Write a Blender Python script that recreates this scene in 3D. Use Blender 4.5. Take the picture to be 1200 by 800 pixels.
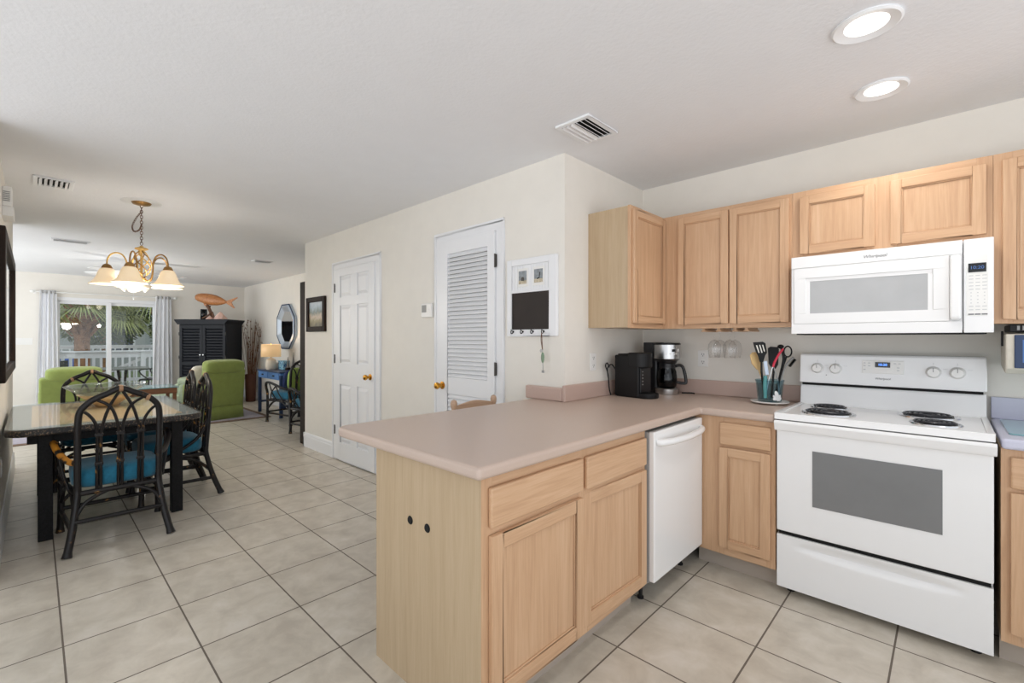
import bpy, bmesh, math, random
from mathutils import Vector, Matrix
random.seed(7)
for _o in list(bpy.data.objects): bpy.data.objects.remove(_o)
SC = bpy.context.scene
COL = SC.collection
PI = math.pi

# ------------------------------------------------------------------ camera
cam_data = bpy.data.cameras.new('camera'); cam = bpy.data.objects.new('camera', cam_data); COL.objects.link(cam)
cam.location = (0, 0, 1.3046); cam.rotation_euler = (math.radians(90), 0, math.radians(44.988))
cam_data.sensor_width = 36; cam_data.lens = 535.8/1200*36
cam_data.shift_x = 23.5/1200; cam_data.shift_y = -3.2/1200
cam_data.clip_start = .05; cam_data.clip_end = 200
SC.camera = cam
# ------------------------------------------------------------------ look
SC.view_settings.view_transform = 'Standard'; SC.view_settings.look = 'None'
SC.view_settings.gamma = 1; SC.view_settings.use_curve_mapping = False
SC.view_settings.exposure = 0.0
# ------------------------------------------------------------------ world: bright hazy daylight
W = bpy.data.worlds.new('world'); SC.world = W; W.use_nodes = True
nt = W.node_tree; nt.nodes.clear()
wo = nt.nodes.new('ShaderNodeOutputWorld'); wb = nt.nodes.new('ShaderNodeBackground')
tc = nt.nodes.new('ShaderNodeTexCoord'); sx = nt.nodes.new('ShaderNodeSeparateXYZ'); rp = nt.nodes.new('ShaderNodeValToRGB')
mp = nt.nodes.new('ShaderNodeMapRange'); mp.inputs[1].default_value = -1
nt.links.new(tc.outputs['Generated'], sx.inputs[0]); nt.links.new(sx.outputs[2], mp.inputs[0]); nt.links.new(mp.outputs[0], rp.inputs[0])
rp.color_ramp.elements[0].position = .47; rp.color_ramp.elements[0].color = (1.55, 1.57, 1.62, 1)
rp.color_ramp.elements[1].position = .53; rp.color_ramp.elements[1].color = (.80, .85, .90, 1)
nt.links.new(rp.outputs[0], wb.inputs[0]); nt.links.new(wb.outputs[0], wo.inputs[0])
wb.inputs[1].default_value = 1.35
SC.cycles.max_bounces = 10; SC.cycles.diffuse_bounces = 6; SC.cycles.transparent_max_bounces = 24
SC.cycles.sample_clamp_indirect = 6
SC.cycles.use_denoising = True

def add_light(name, kind, loc, power, color=(1, 1, 1), size=.1, rot=None, spot=None, sizey=None):
    l = bpy.data.lights.new(name, kind); l.energy = power; l.color = color
    if kind in ('POINT', 'SPOT'): l.shadow_soft_size = size
    if kind == 'AREA':
        l.size = size
        if sizey: l.shape = 'RECTANGLE'; l.size_y = sizey
    if kind == 'SPOT': l.spot_size = spot or 2.4; l.spot_blend = .6
    o = bpy.data.objects.new(name, l); o.location = loc
    if rot: o.rotation_euler = rot
    COL.objects.link(o); return o
WARM = (1, .97, .93)
DAY = (.95, .98, 1)
# added fill lights, unseen, in place of windows: behind the camera, beside the living room
add_light('camera_side_fill', 'AREA', (1.7, -.6, 1.7), 12, DAY, 2.2, (math.radians(80), 0, math.radians(60)), sizey=1.5)
add_light('living_side_fill', 'AREA', (-9.0, -1.5, 1.5), 34, DAY, 2.6, (math.radians(90), 0, 0), sizey=1.7)

# ------------------------------------------------------------------ materials
def lin(c):
    out = []
    for v in c[:3]:
        v /= 255.0
        out.append(v/12.92 if v <= .04045 else ((v+.055)/1.055)**2.4)
    return (*out, 1)
M = {}
def new_mat(name):
    m = bpy.data.materials.new(name); m.use_nodes = True
    n = m.node_tree; b = n.nodes['Principled BSDF']; M[name] = m
    return m, n, b
def noise(n, scale, detail=4, rough=.55, vec=None, dist=0):
    t = n.nodes.new('ShaderNodeTexNoise'); t.inputs['Scale'].default_value = scale; t.inputs['Detail'].default_value = detail
    t.inputs['Roughness'].default_value = rough; t.inputs['Distortion'].default_value = dist
    if vec is None:
        c = n.nodes.new('ShaderNodeTexCoord'); vec = c.outputs['Object']
    n.links.new(vec, t.inputs['Vector']); return t.outputs['Fac']
def ramp(n, fac, stops):
    r = n.nodes.new('ShaderNodeValToRGB'); e = r.color_ramp.elements
    while len(e) < len(stops): e.new(.5)
    for i, (p, c) in enumerate(stops): e[i].position = p; e[i].color = c
    n.links.new(fac, r.inputs[0]); return r.outputs[0]
def bump(n, b, fac, strength=.2, dist=.01):
    k = n.nodes.new('ShaderNodeBump'); k.inputs['Strength'].default_value = strength; k.inputs['Distance'].default_value = dist
    n.links.new(fac, k.inputs['Height']); n.links.new(k.outputs[0], b.inputs['Normal'])
def plain(name, c, rough=.5, metal=0, var=0, vscale=8, bmp=0, bscale=60, coat=0, spec=.5, emit=0, ecol=None, sheen=0):
    m, n, b = new_mat(name)
    b.inputs['Roughness'].default_value = rough; b.inputs['Metallic'].default_value = metal
    b.inputs['Coat Weight'].default_value = coat; b.inputs['Specular IOR Level'].default_value = spec
    if sheen: b.inputs['Sheen Weight'].default_value = sheen
    L = lin(c)
    a = tuple(max(0, v*(1-var)) for v in L[:3])+(1,); z = tuple(min(1, v*(1+var)) for v in L[:3])+(1,)
    n.links.new(ramp(n, noise(n, vscale), [(.3, a), (.7, z)]), b.inputs['Base Color'])
    if bmp: bump(n, b, noise(n, bscale, 3), bmp, .004)
    if emit:
        b.inputs['Emission Color'].default_value = lin(ecol or c); b.inputs['Emission Strength'].default_value = emit
    return m
def oak(name, axis, c0, c1, c2, rough=.42, spec=.5):
    m, n, b = new_mat(name); b.inputs['Roughness'].default_value = rough; b.inputs['Specular IOR Level'].default_value = spec
    c = n.nodes.new('ShaderNodeTexCoord'); mp = n.nodes.new('ShaderNodeMapping')
    s = [34, 34, 34]; s['xyz'.index(axis)] = 1.5
    mp.inputs['Scale'].default_value = s
    n.links.new(c.outputs['Object'], mp.inputs['Vector'])
    f1 = noise(n, 1.0, 6, .6, mp.outputs[0], .8)
    mp2 = n.nodes.new('ShaderNodeMapping'); s2 = [210, 210, 210]; s2['xyz'.index(axis)] = 7
    mp2.inputs['Scale'].default_value = s2; n.links.new(c.outputs['Object'], mp2.inputs['Vector'])
    f2 = noise(n, 1.0, 3, .6, mp2.outputs[0])
    ad = n.nodes.new('ShaderNodeMath'); ad.operation = 'MULTIPLY_ADD'; ad.inputs[1].default_value = .35
    n.links.new(f2, ad.inputs[0])
    sb = n.nodes.new('ShaderNodeMath'); sb.operation = 'MULTIPLY'; sb.inputs[1].default_value = .65; n.links.new(f1, sb.inputs[0])
    n.links.new(sb.outputs[0], ad.inputs[2])
    n.links.new(ramp(n, ad.outputs[0], [(.30, lin(c0)), (.5, lin(c1)), (.70, lin(c2))]), b.inputs['Base Color'])
    bump(n, b, f2, .05, .002)
    return m
def thin_glass(name, tint=(1, 1, 1, 1), ior=1.5, rough=.0, gain=1.0):
    m, n, b = new_mat(name); n.nodes.remove(b)
    o = n.nodes['Material Output']
    t = n.nodes.new('ShaderNodeBsdfTransparent'); t.inputs[0].default_value = tint
    g = n.nodes.new('ShaderNodeBsdfGlossy'); g.inputs['Roughness'].default_value = rough
    lw = n.nodes.new('ShaderNodeLayerWeight'); lw.inputs['Blend'].default_value = .5
    pw = n.nodes.new('ShaderNodeMath'); pw.operation = 'POWER'; pw.inputs[1].default_value = 5; n.links.new(lw.outputs['Facing'], pw.inputs[0])
    f0 = ((ior-1)/(ior+1))**2
    f = n.nodes.new('ShaderNodeMath'); f.operation = 'MULTIPLY_ADD'; f.inputs[1].default_value = (1-f0)*gain; f.inputs[2].default_value = f0; n.links.new(pw.outputs[0], f.inputs[0])
    x = n.nodes.new('ShaderNodeMixShader')
    n.links.new(f.outputs[0], x.inputs[0]); n.links.new(t.outputs[0], x.inputs[1]); n.links.new(g.outputs[0], x.inputs[2])
    n.links.new(x.outputs[0], o.inputs[0]); return m

plain('wall_paint', (228, 224, 216), .7, var=.015, bmp=.12, bscale=110)
plain('ceiling_paint', (230, 231, 234), .85, var=.01, bmp=.45, bscale=55)
plain('trim_white', (232, 233, 235), .35)
plain('white_enamel', (236, 236, 236), .22, coat=.3)
plain('white_plastic', (232, 231, 228), .35)
plain('grey_plastic', (150, 150, 148), .5)
plain('black_plastic', (20, 20, 23), .35)
plain('soft_black', (10, 10, 12), .5, spec=.35)
plain('brass', (205, 150, 62), .25, 1)
plain('steel', (190, 190, 190), .28, 1, var=.08, vscale=3)
plain('dark_steel', (95, 92, 88), .4, .9)
plain('chrome', (210, 210, 212), .12, 1)
plain('coil_black', (44, 45, 50), .35)
plain('shadow_gap', (12, 12, 12), .9)
plain('splash_laminate', (192, 167, 156), .4, var=.05, vscale=420)
plain('counter_laminate', (191, 171, 158), .33, var=.05, vscale=420)
plain('daylit_laminate', (196, 197, 214), .35, var=.03, vscale=420)  # the counter laminate again, with cool daylight put into its colour
plain('toekick_grey', (176, 164, 152), .6)
oak('oak_z', 'z', (184, 145, 112), (200, 162, 127), (211, 177, 144))
oak('oak_x', 'x', (184, 145, 112), (200, 162, 127), (211, 177, 144))
oak('oak_y', 'y', (184, 145, 112), (200, 162, 127), (211, 177, 144))
oak('oak_panel', 'z', (174, 150, 119), (184, 161, 130), (192, 170, 141))
oak('stool_oak', 'y', (168, 136, 112), (188, 156, 130), (202, 172, 146))
oak('dark_wood', 'z', (24, 16, 12), (36, 25, 19), (50, 35, 27), .6, .2)
oak('warm_wood', 'y', (92, 56, 36), (122, 78, 50), (146, 98, 66))
oak('fish_wood', 'y', (132, 80, 44), (176, 116, 68), (204, 146, 94))
oak('driftwood', 'z', (60, 38, 26), (98, 66, 46), (128, 92, 66))
plain('oven_glass', (118, 119, 120), .12, var=.04, coat=.5)
plain('microwave_glass', (176, 177, 178), .18, var=.04, coat=.4)
plain('display_black', (16, 18, 22), .15)
plain('display_blue', (90, 150, 255), .4, emit=2.2)
plain('display_dim', (60, 95, 150), .4, emit=.5)
plain('print_grey', (122, 122, 124), .6)
plain('print_light', (196, 197, 198), .6)
plain('chalk_slate', (42, 34, 30), .7, var=.1)
plain('teal_fabric', (24, 102, 130), .9, var=.12, vscale=60, bmp=.2, bscale=220, sheen=.2)
plain('green_fabric', (136, 150, 78), .9, var=.06, vscale=14, bmp=.15, bscale=200, sheen=.2)
plain('lime_fabric', (150, 176, 92), .9, var=.06, vscale=30)
plain('navy_fabric', (34, 48, 92), .9, var=.06, vscale=30)
plain('cream_fabric', (214, 208, 194), .9, var=.05, vscale=30)
plain('sage_fabric', (168, 182, 156), .9, var=.12, vscale=26)
plain('curtain_fabric', (238, 239, 242), .85, var=.02)
plain('rug_pile', (172, 166, 176), .95, var=.06, vscale=30, bmp=.3, bscale=260)
plain('rug_border', (118, 96, 80), .95, var=.08, vscale=40)
plain('navy_paint', (19, 22, 29), .5, spec=.25)
plain('blue_paint', (92, 136, 194), .4, var=.1, vscale=12)
plain('dark_blue_paint', (40, 60, 94), .45)
plain('mirror_silver', (225, 228, 232), .03, 1)
plain('silver_leaf', (186, 198, 212), .3, .5)
plain('red_silicone', (206, 44, 70), .45)
plain('wood_spoon', (216, 184, 130), .6, var=.05)
plain('teal_plastic', (82, 150, 152), .4)
plain('pink_coral', (226, 190, 176), .8, var=.08, vscale=20, bmp=.4, bscale=40)
plain('ceramic_cream', (226, 214, 196), .5, bmp=.5, bscale=40)
plain('stick_brown', (112, 76, 52), .8, var=.25, vscale=8)
plain('vase_brown', (86, 48, 30), .5, var=.2)
plain('deck_white', (226, 228, 230), .6)
plain('deck_boards', (150, 140, 128), .8, var=.1)
plain('patio_metal', (44, 42, 40), .5)
plain('patio_top', (120, 122, 116), .35)
plain('palm_bark', (150, 112, 84), .95, var=.35, vscale=10, bmp=.8, bscale=18)
plain('palm_leaf', (150, 158, 100), .6, var=.4, vscale=3)
plain('house_siding', (168, 172, 172), .8, var=.03)
plain('house_roof', (120, 116, 112), .9, var=.1)
plain('house_window', (62, 74, 88), .2)
plain('lawn_green', (104, 122, 76), .95, var=.2, vscale=2)
plain('car_blue', (38, 84, 170), .3)
plain('key_green', (120, 142, 118), .6)
plain('photo_sea', (138, 144, 148), .5, var=.3, vscale=40)
plain('photo_sand', (196, 184, 160), .5, var=.4, vscale=50)
thin_glass('window_glass', (.97, .99, .99, 1))
thin_glass('clear_glass', (.985, .985, .985, 1), 1.45)
thin_glass('table_glass', (.96, .98, .97, 1), 1.5, 0, .55)
thin_glass('smoke_glass', (.30, .33, .36, 1), 1.5)
thin_glass('blue_glass', (.66, .79, .83, 1), 1.5)
thin_glass('silver_glass', (.78, .84, .84, 1), 2.1, .06)
plain('board_glass', (128, 172, 176), .12, coat=.5)
plain('bowl_tan', (206, 176, 130), .4, var=.1)
def shade_mat(name, c, e):
    m, n, b = new_mat(name)
    b.inputs['Base Color'].default_value = lin(c); b.inputs['Roughness'].default_value = .35
    b.inputs['Emission Color'].default_value = lin((255, 214, 158)); b.inputs['Emission Strength'].default_value = e
    return m
shade_mat('alabaster', (238, 226, 204), .36)
shade_mat('fan_glass', (238, 230, 214), .22)
shade_mat('lamp_linen', (214, 176, 130), .35)
shade_mat('lens_glow', (255, 252, 246), 0); M['lens_glow'].node_tree.nodes['Principled BSDF'].inputs['Emission Color'].default_value = (1, .98, .94, 1); M['lens_glow'].node_tree.nodes['Principled BSDF'].inputs['Emission Strength'].default_value = 2.5
plain('bronze_gold', (158, 122, 70), .4, .6, var=.3, vscale=20)
plain('antique_gold', (214, 176, 104), .45, .3, var=.15, vscale=20)

def rattan():
    m, n, b = new_mat('rattan_black'); b.inputs['Roughness'].default_value = .34; b.inputs['Specular IOR Level'].default_value = .32
    f = noise(n, 16, 5, .65)
    n.links.new(ramp(n, f, [(.0, lin((22, 20, 21))), (.60, lin((26, 23, 23))), (.645, lin((66, 48, 34))), (.70, lin((172, 128, 66)))]), b.inputs['Base Color'])
    m2, n2, b2 = new_mat('rattan_bare'); b2.inputs['Roughness'].default_value = .5
    n2.links.new(ramp(n2, noise(n2, 14, 3), [(.47, lin((26, 22, 20))), (.53, lin((190, 124, 34))), (.8, lin((214, 150, 52)))]), b2.inputs['Base Color'])
    m3, n3, b3 = new_mat('woven_black'); b3.inputs['Roughness'].default_value = .5
    f = noise(n3, 110, 2, .5)
    n3.links.new(ramp(n3, f, [(.0, lin((20, 19, 20))), (.56, lin((30, 27, 26))), (.66, lin((120, 100, 78))), (.8, lin((150, 128, 96)))]), b3.inputs['Base Color'])
    bump(n3, b3, f, .6, .004)
    plain('rattan_tie', (160, 124, 92), .6, var=.2, vscale=40)
    plain('woven_leg', (18, 18, 20), .6, spec=.25, var=.8, vscale=90, bmp=.6, bscale=150)
    m4, n4, b4 = new_mat('blonde_weave'); b4.inputs['Roughness'].default_value = .6
    n4.links.new(ramp(n4, noise(n4, 60, 3), [(.3, lin((222, 190, 154))), (.7, lin((238, 210, 176)))]), b4.inputs['Base Color'])
    plain('grey_sheen_weave', (150, 154, 158), .6, var=.12, vscale=60)  # grey border weave, lightened for the pale reflection on the glass
rattan()

TILE = .415
def floor_mat():
    m, n, b = new_mat('floor_tile')
    c = n.nodes.new('ShaderNodeTexCoord'); s = n.nodes.new('ShaderNodeSeparateXYZ'); n.links.new(c.outputs['Object'], s.inputs[0])
    def math_(op, a, v=None, v2=None):
        k = n.nodes.new('ShaderNodeMath'); k.operation = op
        if hasattr(a, 'is_linked'): n.links.new(a, k.inputs[0])
        else: k.inputs[0].default_value = a
        if v is not None:
            if hasattr(v, 'is_linked'): n.links.new(v, k.inputs[1])
            else: k.inputs[1].default_value = v
        if v2 is not None: k.inputs[2].default_value = v2
        return k.outputs[0]
    u = math_('MULTIPLY_ADD', s.outputs[0], 1/TILE, 6.394+40); v = math_('MULTIPLY_ADD', s.outputs[1], 1/TILE, -.2064+40)
    du = math_('ABSOLUTE', math_('SUBTRACT', math_('FRACT', u), .5)); dv = math_('ABSOLUTE', math_('SUBTRACT', math_('FRACT', v), .5))
    d = math_('MAXIMUM', du, dv)
    g = math_('GREATER_THAN', d, .5-.0035/TILE)
    # a small tone per tile
    wn = n.nodes.new('ShaderNodeTexWhiteNoise'); wn.noise_dimensions = '2D'
    cb = n.nodes.new('ShaderNodeCombineXYZ'); n.links.new(math_('FLOOR', u), cb.inputs[0]); n.links.new(math_('FLOOR', v), cb.inputs[1]); n.links.new(cb.outputs[0], wn.inputs['Vector'])
    f = noise(n, 7, 6, .62, c.outputs['Object'], .4)
    f = math_('ADD', f, math_('MULTIPLY', math_('SUBTRACT', wn.outputs['Value'], .5), .10))
    tilec = ramp(n, f, [(.30, lin((182, 173, 159))), (.55, lin((200, 192, 178))), (.75, lin((211, 204, 193)))])
    mx = n.nodes.new('ShaderNodeMix'); mx.data_type = 'RGBA'
    n.links.new(g, mx.inputs['Factor']); n.links.new(tilec, mx.inputs['A']); mx.inputs['B'].default_value = lin((104, 94, 84))
    n.links.new(mx.outputs['Result'], b.inputs['Base Color'])
    rr = math_('MULTIPLY_ADD', g, .45, .36); n.links.new(rr, b.inputs['Roughness'])
    h = math_('SUBTRACT', 1.0, math_('GREATER_THAN', d, .5-.005/TILE))
    bump(n, b, h, .35, .003)
floor_mat()
def painting_mat(name, stops, axis=2, z0=0, z1=1, mixs=.6):
    m, n, b = new_mat(name); b.inputs['Roughness'].default_value = .5
    c = n.nodes.new('ShaderNodeTexCoord'); s = n.nodes.new('ShaderNodeSeparateXYZ'); n.links.new(c.outputs['Object'], s.inputs[0])
    r = n.nodes.new('ShaderNodeMapRange'); r.inputs[1].default_value = z0; r.inputs[2].default_value = z1; n.links.new(s.outputs[axis], r.inputs[0])
    k = n.nodes.new('ShaderNodeMath'); k.operation = 'MULTIPLY_ADD'; k.inputs[1].default_value = mixs; n.links.new(noise(n, 16, 5), k.inputs[0])
    o = n.nodes.new('ShaderNodeMath'); o.operation = 'SUBTRACT'; o.inputs[1].default_value = mixs/2; n.links.new(r.outputs[0], o.inputs[0]); n.links.new(o.outputs[0], k.inputs[2])
    n.links.new(ramp(n, k.outputs[0], stops), b.inputs['Base Color'])

# ------------------------------------------------------------------ mesh builder
def catmull(pts, sub=5):
    P = [Vector(p) for p in pts]
    if len(P) < 3: return P
    out = []
    for i in range(len(P)-1):
        p0 = P[i-1] if i else P[0]*2-P[1]; p1, p2 = P[i], P[i+1]; p3 = P[i+2] if i+2 < len(P) else P[-1]*2-P[-2]
        for k in range(sub):
            t = k/sub
            out.append(.5*((2*p1)+(p2-p0)*t+(2*p0-5*p1+4*p2-p3)*t*t+(3*p1-p0-3*p2+p3)*t**3))
    out.append(P[-1]); return out
class MB:
    def __init__(s): s.v = []; s.f = []; s.m = []; s.mi = 0
    def use(s, i): s.mi = i; return s
    def face(s, idx): s.f.append(tuple(idx)); s.m.append(s.mi)
    def quad(s, *pts):
        b = len(s.v); s.v += [tuple(p) for p in pts]; s.face(range(b, b+len(pts))); return s
    def box(s, x0, x1, y0, y1, z0, z1):
        if x0 > x1: x0, x1 = x1, x0
        if y0 > y1: y0, y1 = y1, y0
        if z0 > z1: z0, z1 = z1, z0
        b = len(s.v)
        s.v += [(x0, y0, z0), (x1, y0, z0), (x1, y1, z0), (x0, y1, z0), (x0, y0, z1), (x1, y0, z1), (x1, y1, z1), (x0, y1, z1)]
        for q in ((3, 2, 1, 0), (4, 5, 6, 7), (0, 1, 5, 4), (1, 2, 6, 5), (2, 3, 7, 6), (3, 0, 4, 7)): s.face([b+i for i in q])
        return s
    def obox(s, c, size, rot=None):
        b = len(s.v); n0 = len(s.v)
        s.box(-size[0]/2, size[0]/2, -size[1]/2, size[1]/2, -size[2]/2, size[2]/2)
        R = rot if rot is not None else Matrix.Identity(3); c = Vector(c)
        for i in range(n0, len(s.v)): s.v[i] = tuple(R @ Vector(s.v[i])+c)
        return s
    def bar(s, a, b_, w, h):
        a, b_ = Vector(a), Vector(b_); d = b_-a; R = d.to_track_quat('X', 'Z').to_matrix()
        return s.obox((a+b_)/2, (d.length, w, h), R)
    def tube(s, pts, r, n=8, closed=False, caps=True):
        P = [Vector(p) for p in pts]; k = len(P)
        rs = r if isinstance(r, (list, tuple)) else [r]*k
        T = []
        for i in range(k):
            if closed: t = P[(i+1) % k]-P[i-1]
            else: t = P[min(i+1, k-1)]-P[max(i-1, 0)]
            T.append(t.normalized() if t.length > 1e-9 else Vector((0, 0, 1)))
        u = T[0].orthogonal().normalized(); base = len(s.v)
        for i in range(k):
            u = (u-T[i]*u.dot(T[i]))
            u = u.normalized() if u.length > 1e-6 else T[i].orthogonal().normalized()
            w = T[i].cross(u)
            for j in range(n):
                a = 2*PI*j/n; s.v.append(tuple(P[i]+(u*math.cos(a)+w*math.sin(a))*rs[i]))
        for i in range(k if closed else k-1):
            i2 = (i+1) % k
            for j in range(n):
                j2 = (j+1) % n
                s.face((base+i*n+j, base+i*n+j2, base+i2*n+j2, base+i2*n+j))
        if caps and not closed:
            s.face([base+j for j in range(n)][::-1]); s.face([base+(k-1)*n+j for j in range(n)])
        return s
    def lathe(s, prof, c=(0, 0, 0), n=24, axis='z', close=False):
        b = len(s.v); k = len(prof); c = Vector(c)
        for (r, h) in prof:
            for j in range(n):
                a = 2*PI*j/n; x, y = r*math.cos(a), r*math.sin(a)
                p = {'z': (x, y, h), 'y': (x, h, y), 'x': (h, x, y)}[axis]
                s.v.append(tuple(Vector(p)+c))
        for i in range(k-1):
            for j in range(n):
                j2 = (j+1) % n
                q = (b+i*n+j, b+i*n+j2, b+(i+1)*n+j2, b+(i+1)*n+j)
                s.face(q if axis == 'z' or axis == 'x' else q[::-1])
        if prof[0][0] > 1e-6: s.face([b+j for j in range(n)][::-1])
        if prof[-1][0] > 1e-6 and not close: s.face([b+(k-1)*n+j for j in range(n)])
        return s
    def prism(s, poly, a0, a1, plane='xy'):
        def P(u, v, a): return {'xy': (u, v, a), 'xz': (u, a, v), 'yz': (a, u, v)}[plane]
        b = len(s.v); k = len(poly)
        s.v += [P(u, v, a0) for u, v in poly]+[P(u, v, a1) for u, v in poly]
        s.face(list(range(b, b+k))[::-1]); s.face(range(b+k, b+2*k))
        for i in range(k):
            j = (i+1) % k; s.face((b+i, b+j, b+k+j, b+k+i))
        return s
    def blob(s, c, r, nu=16, nv=10, rot=None, pw=1.0):
        b = len(s.v); R = rot if rot is not None else Matrix.Identity(3); c = Vector(c)
        sg = lambda v: math.copysign(abs(v)**pw, v)
        for i in range(nv+1):
            t = -PI/2+PI*i/nv
            for j in range(nu):
                a = 2*PI*j/nu
                p = Vector((r[0]*sg(math.cos(t))*sg(math.cos(a)), r[1]*sg(math.cos(t))*sg(math.sin(a)), r[2]*sg(math.sin(t))))
                s.v.append(tuple(R @ p+c))
        for i in range(nv):
            for j in range(nu):
                j2 = (j+1) % nu; s.face((b+i*nu+j, b+i*nu+j2, b+(i+1)*nu+j2, b+(i+1)*nu+j))
        return s
    def xform(s, mat, start=0):
        for i in range(start, len(s.v)): s.v[i] = tuple(mat @ Vector(s.v[i]))
        return s
    def build(s, name, mats, parent=None, bevel=0, smooth=False, loc=None, seg=2, subsurf=0):
        o0 = Vector(loc) if loc is not None else (Vector(ORG.get(parent.name, (0, 0, 0))) if parent else Vector((0, 0, 0)))
        me = bpy.data.meshes.new(name)
        me.from_pydata([tuple(Vector(p)-o0) for p in s.v], [], s.f)
        if not isinstance(mats, (list, tuple)): mats = [mats]
        for q in mats: me.materials.append(M[q])
        for p, mi in zip(me.polygons, s.m): p.material_index = mi
        bm = bmesh.new(); bm.from_mesh(me)
        bmesh.ops.remove_doubles(bm, verts=bm.verts, dist=1e-6)
        bmesh.ops.recalc_face_normals(bm, faces=bm.faces); bm.to_mesh(me); bm.free()
        o = bpy.data.objects.new(name, me); COL.objects.link(o)
        if parent:
            o.parent = parent; ORG[o.name] = tuple(o0)
        else:
            o.location = o0; ORG[o.name] = tuple(o0)
        if bevel:
            b = o.modifiers.new('bevel', 'BEVEL'); b.width = bevel; b.segments = seg; b.limit_method = 'ANGLE'; b.angle_limit = math.radians(40)
        if subsurf:
            q = o.modifiers.new('subsurf', 'SUBSURF'); q.levels = subsurf; q.render_levels = subsurf
        if smooth or subsurf:
            if smooth == 'all' or subsurf:
                for p in me.polygons: p.use_smooth = True
            else:
                me.set_sharp_from_angle(angle=math.radians(42))
                for p in me.polygons: p.use_smooth = True
        return o
ORG = {}
def tag(o, label=None, cat=None, group=None, kind=None):
    if label: o['label'] = label
    if cat: o['category'] = cat
    if group: o['group'] = group
    if kind: o['kind'] = kind
    return o
def thing(name, loc, label, cat, group=None, kind=None):
    o = bpy.data.objects.new(name, None); COL.objects.link(o); o.location = loc; o.empty_display_size = .1
    ORG[o.name] = tuple(loc); return tag(o, label, cat, group, kind)
def kids(o): return [c for c in bpy.data.objects if c.parent == o]
def dup(root, label, loc=None, rz=None, group=None):
    r = root.copy(); COL.objects.link(r); r['label'] = label
    if loc is not None: r.location = loc
    if rz is not None: r.rotation_euler = (0, 0, rz)
    if group: r['group'] = group
    for ch in kids(root):
        c = ch.copy(); COL.objects.link(c); c.parent = r
        for g in kids(ch):
            d = g.copy(); COL.objects.link(d); d.parent = c
    return r
def struct(name, mb, mats, **k):
    o = mb.build(name, mats, **k); o['kind'] = 'structure'; return o
def text(name, body, size, at, facing, mat, parent, ext=.0006, shear=0):
    cu = bpy.data.curves.new(name, 'FONT'); cu.body = body; cu.size = size; cu.extrude = ext; cu.align_x = 'CENTER'; cu.align_y = 'CENTER'; cu.shear = shear
    t = bpy.data.objects.new(name+'_tmp', cu); COL.objects.link(t); bpy.context.view_layer.update()
    me = bpy.data.meshes.new_from_object(t); bpy.data.objects.remove(t)
    o0 = Vector(ORG[parent.name]); at = Vector(at)
    for v in me.vertices:
        x, y, z = v.co
        p = {'-y': Vector((x, -z, y)), '+x': Vector((z, x, y))}[facing]
        v.co = p+at-o0
    me.materials.clear(); me.materials.append(M[mat])
    o = bpy.data.objects.new(name, me); COL.objects.link(o); o.parent = parent; ORG[o.name] = tuple(o0)
    return o
def arc(cx, cy, r, a0, a1, n=8): return [(cx+r*math.cos(a0+(a1-a0)*i/n), cy+r*math.sin(a0+(a1-a0)*i/n)) for i in range(n+1)]
def rrect(x0, x1, y0, y1, r, n=6):
    return arc(x1-r, y0+r, r, -PI/2, 0, n)+arc(x1-r, y1-r, r, 0, PI/2, n)+arc(x0+r, y1-r, r, PI/2, PI, n)+arc(x0+r, y0+r, r, PI, 1.5*PI, n)

# ================================================================== the setting
YD, XS, YB, XR, XF, CZ = 2.33, -1.689, 3.35, -5.55, -11.25, 2.46
struct('floor', MB().box(-11.4, 2.3, -1.7, 3.6, -.05, 0), 'floor_tile')
struct('ceiling', MB().box(-11.4, 1.8, -1.3, 3.6, CZ, CZ+.08), 'ceiling_paint')
struct('wall_left', MB().box(-6.66, -3.55, -.27, -.155, 0, CZ), 'wall_paint')
struct('wall_doors', MB().box(XR, XS-.11, YD, YD+.11, 0, CZ), 'wall_paint')
struct('wall_stub', MB().box(XS-.11, XS, YD, YB, 0, CZ), 'wall_paint')
struct('wall_back', MB().box(XS-.11, 1.6, YB, YB+.11, 0, CZ), 'wall_paint')
struct('wall_return', MB().box(XR, XR+.11, YD+.001, YB, 0, CZ), 'wall_paint')
struct('wall_right', MB().box(XF-.12, XR+.11, YB, YB+.11, 0, CZ), 'wall_paint')
DY0, DY1, DZ = .20, 1.80, 2.05
struct('wall_far', MB().box(XF-.12, XF, -1.6, DY0, 0, CZ).box(XF-.12, XF, DY1, YB+.11, 0, CZ).box(XF-.12, XF, DY0, DY1, DZ, CZ), 'wall_paint')
def base_prof(h): return [(0, 0), (.016, 0), (.016, h*.74), (.013, h*.8), (.013, h*.9), (.007, h), (0, h)]
def baseboard(name, a0, a1, wall, face):
    h = .17; m = MB()
    if face == '-y': m.prism([(wall-d, z) for d, z in base_prof(h)], a0, a1, 'yz')
    if face == '+y': m.prism([(wall+d, z) for d, z in base_prof(h)], a0, a1, 'yz')
    if face == '+x': m.prism([(wall+d, z) for d, z in base_prof(h)], a0, a1, 'xz')
    if face == '-x': m.prism([(wall-d, z) for d, z in base_prof(h)], a0, a1, 'xz')
    return struct(name, m, 'trim_white')
baseboard('baseboard_left', -6.66, -3.55, -.155, '+y')
baseboard('baseboard_doors', XR-.016, -4.795, YD, '-y')
baseboard('baseboard_middle', -3.815, -2.97, YD, '-y')
baseboard('baseboard_closet', -2.204, -1.70, YD, '-y')
baseboard('baseboard_return', YD-.016, YB-.02, XR, '-x')
baseboard('baseboard_right', XF, XR-.02, YB, '-y')
m = MB()
for y0, y1 in ((-1.6, DY0-.08), (DY1+.08, YB-.02)): m.prism([(XF+d, z) for d, z in base_prof(.17)], y0, y1, 'xz')
struct('baseboard_far', m, 'trim_white')

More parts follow.
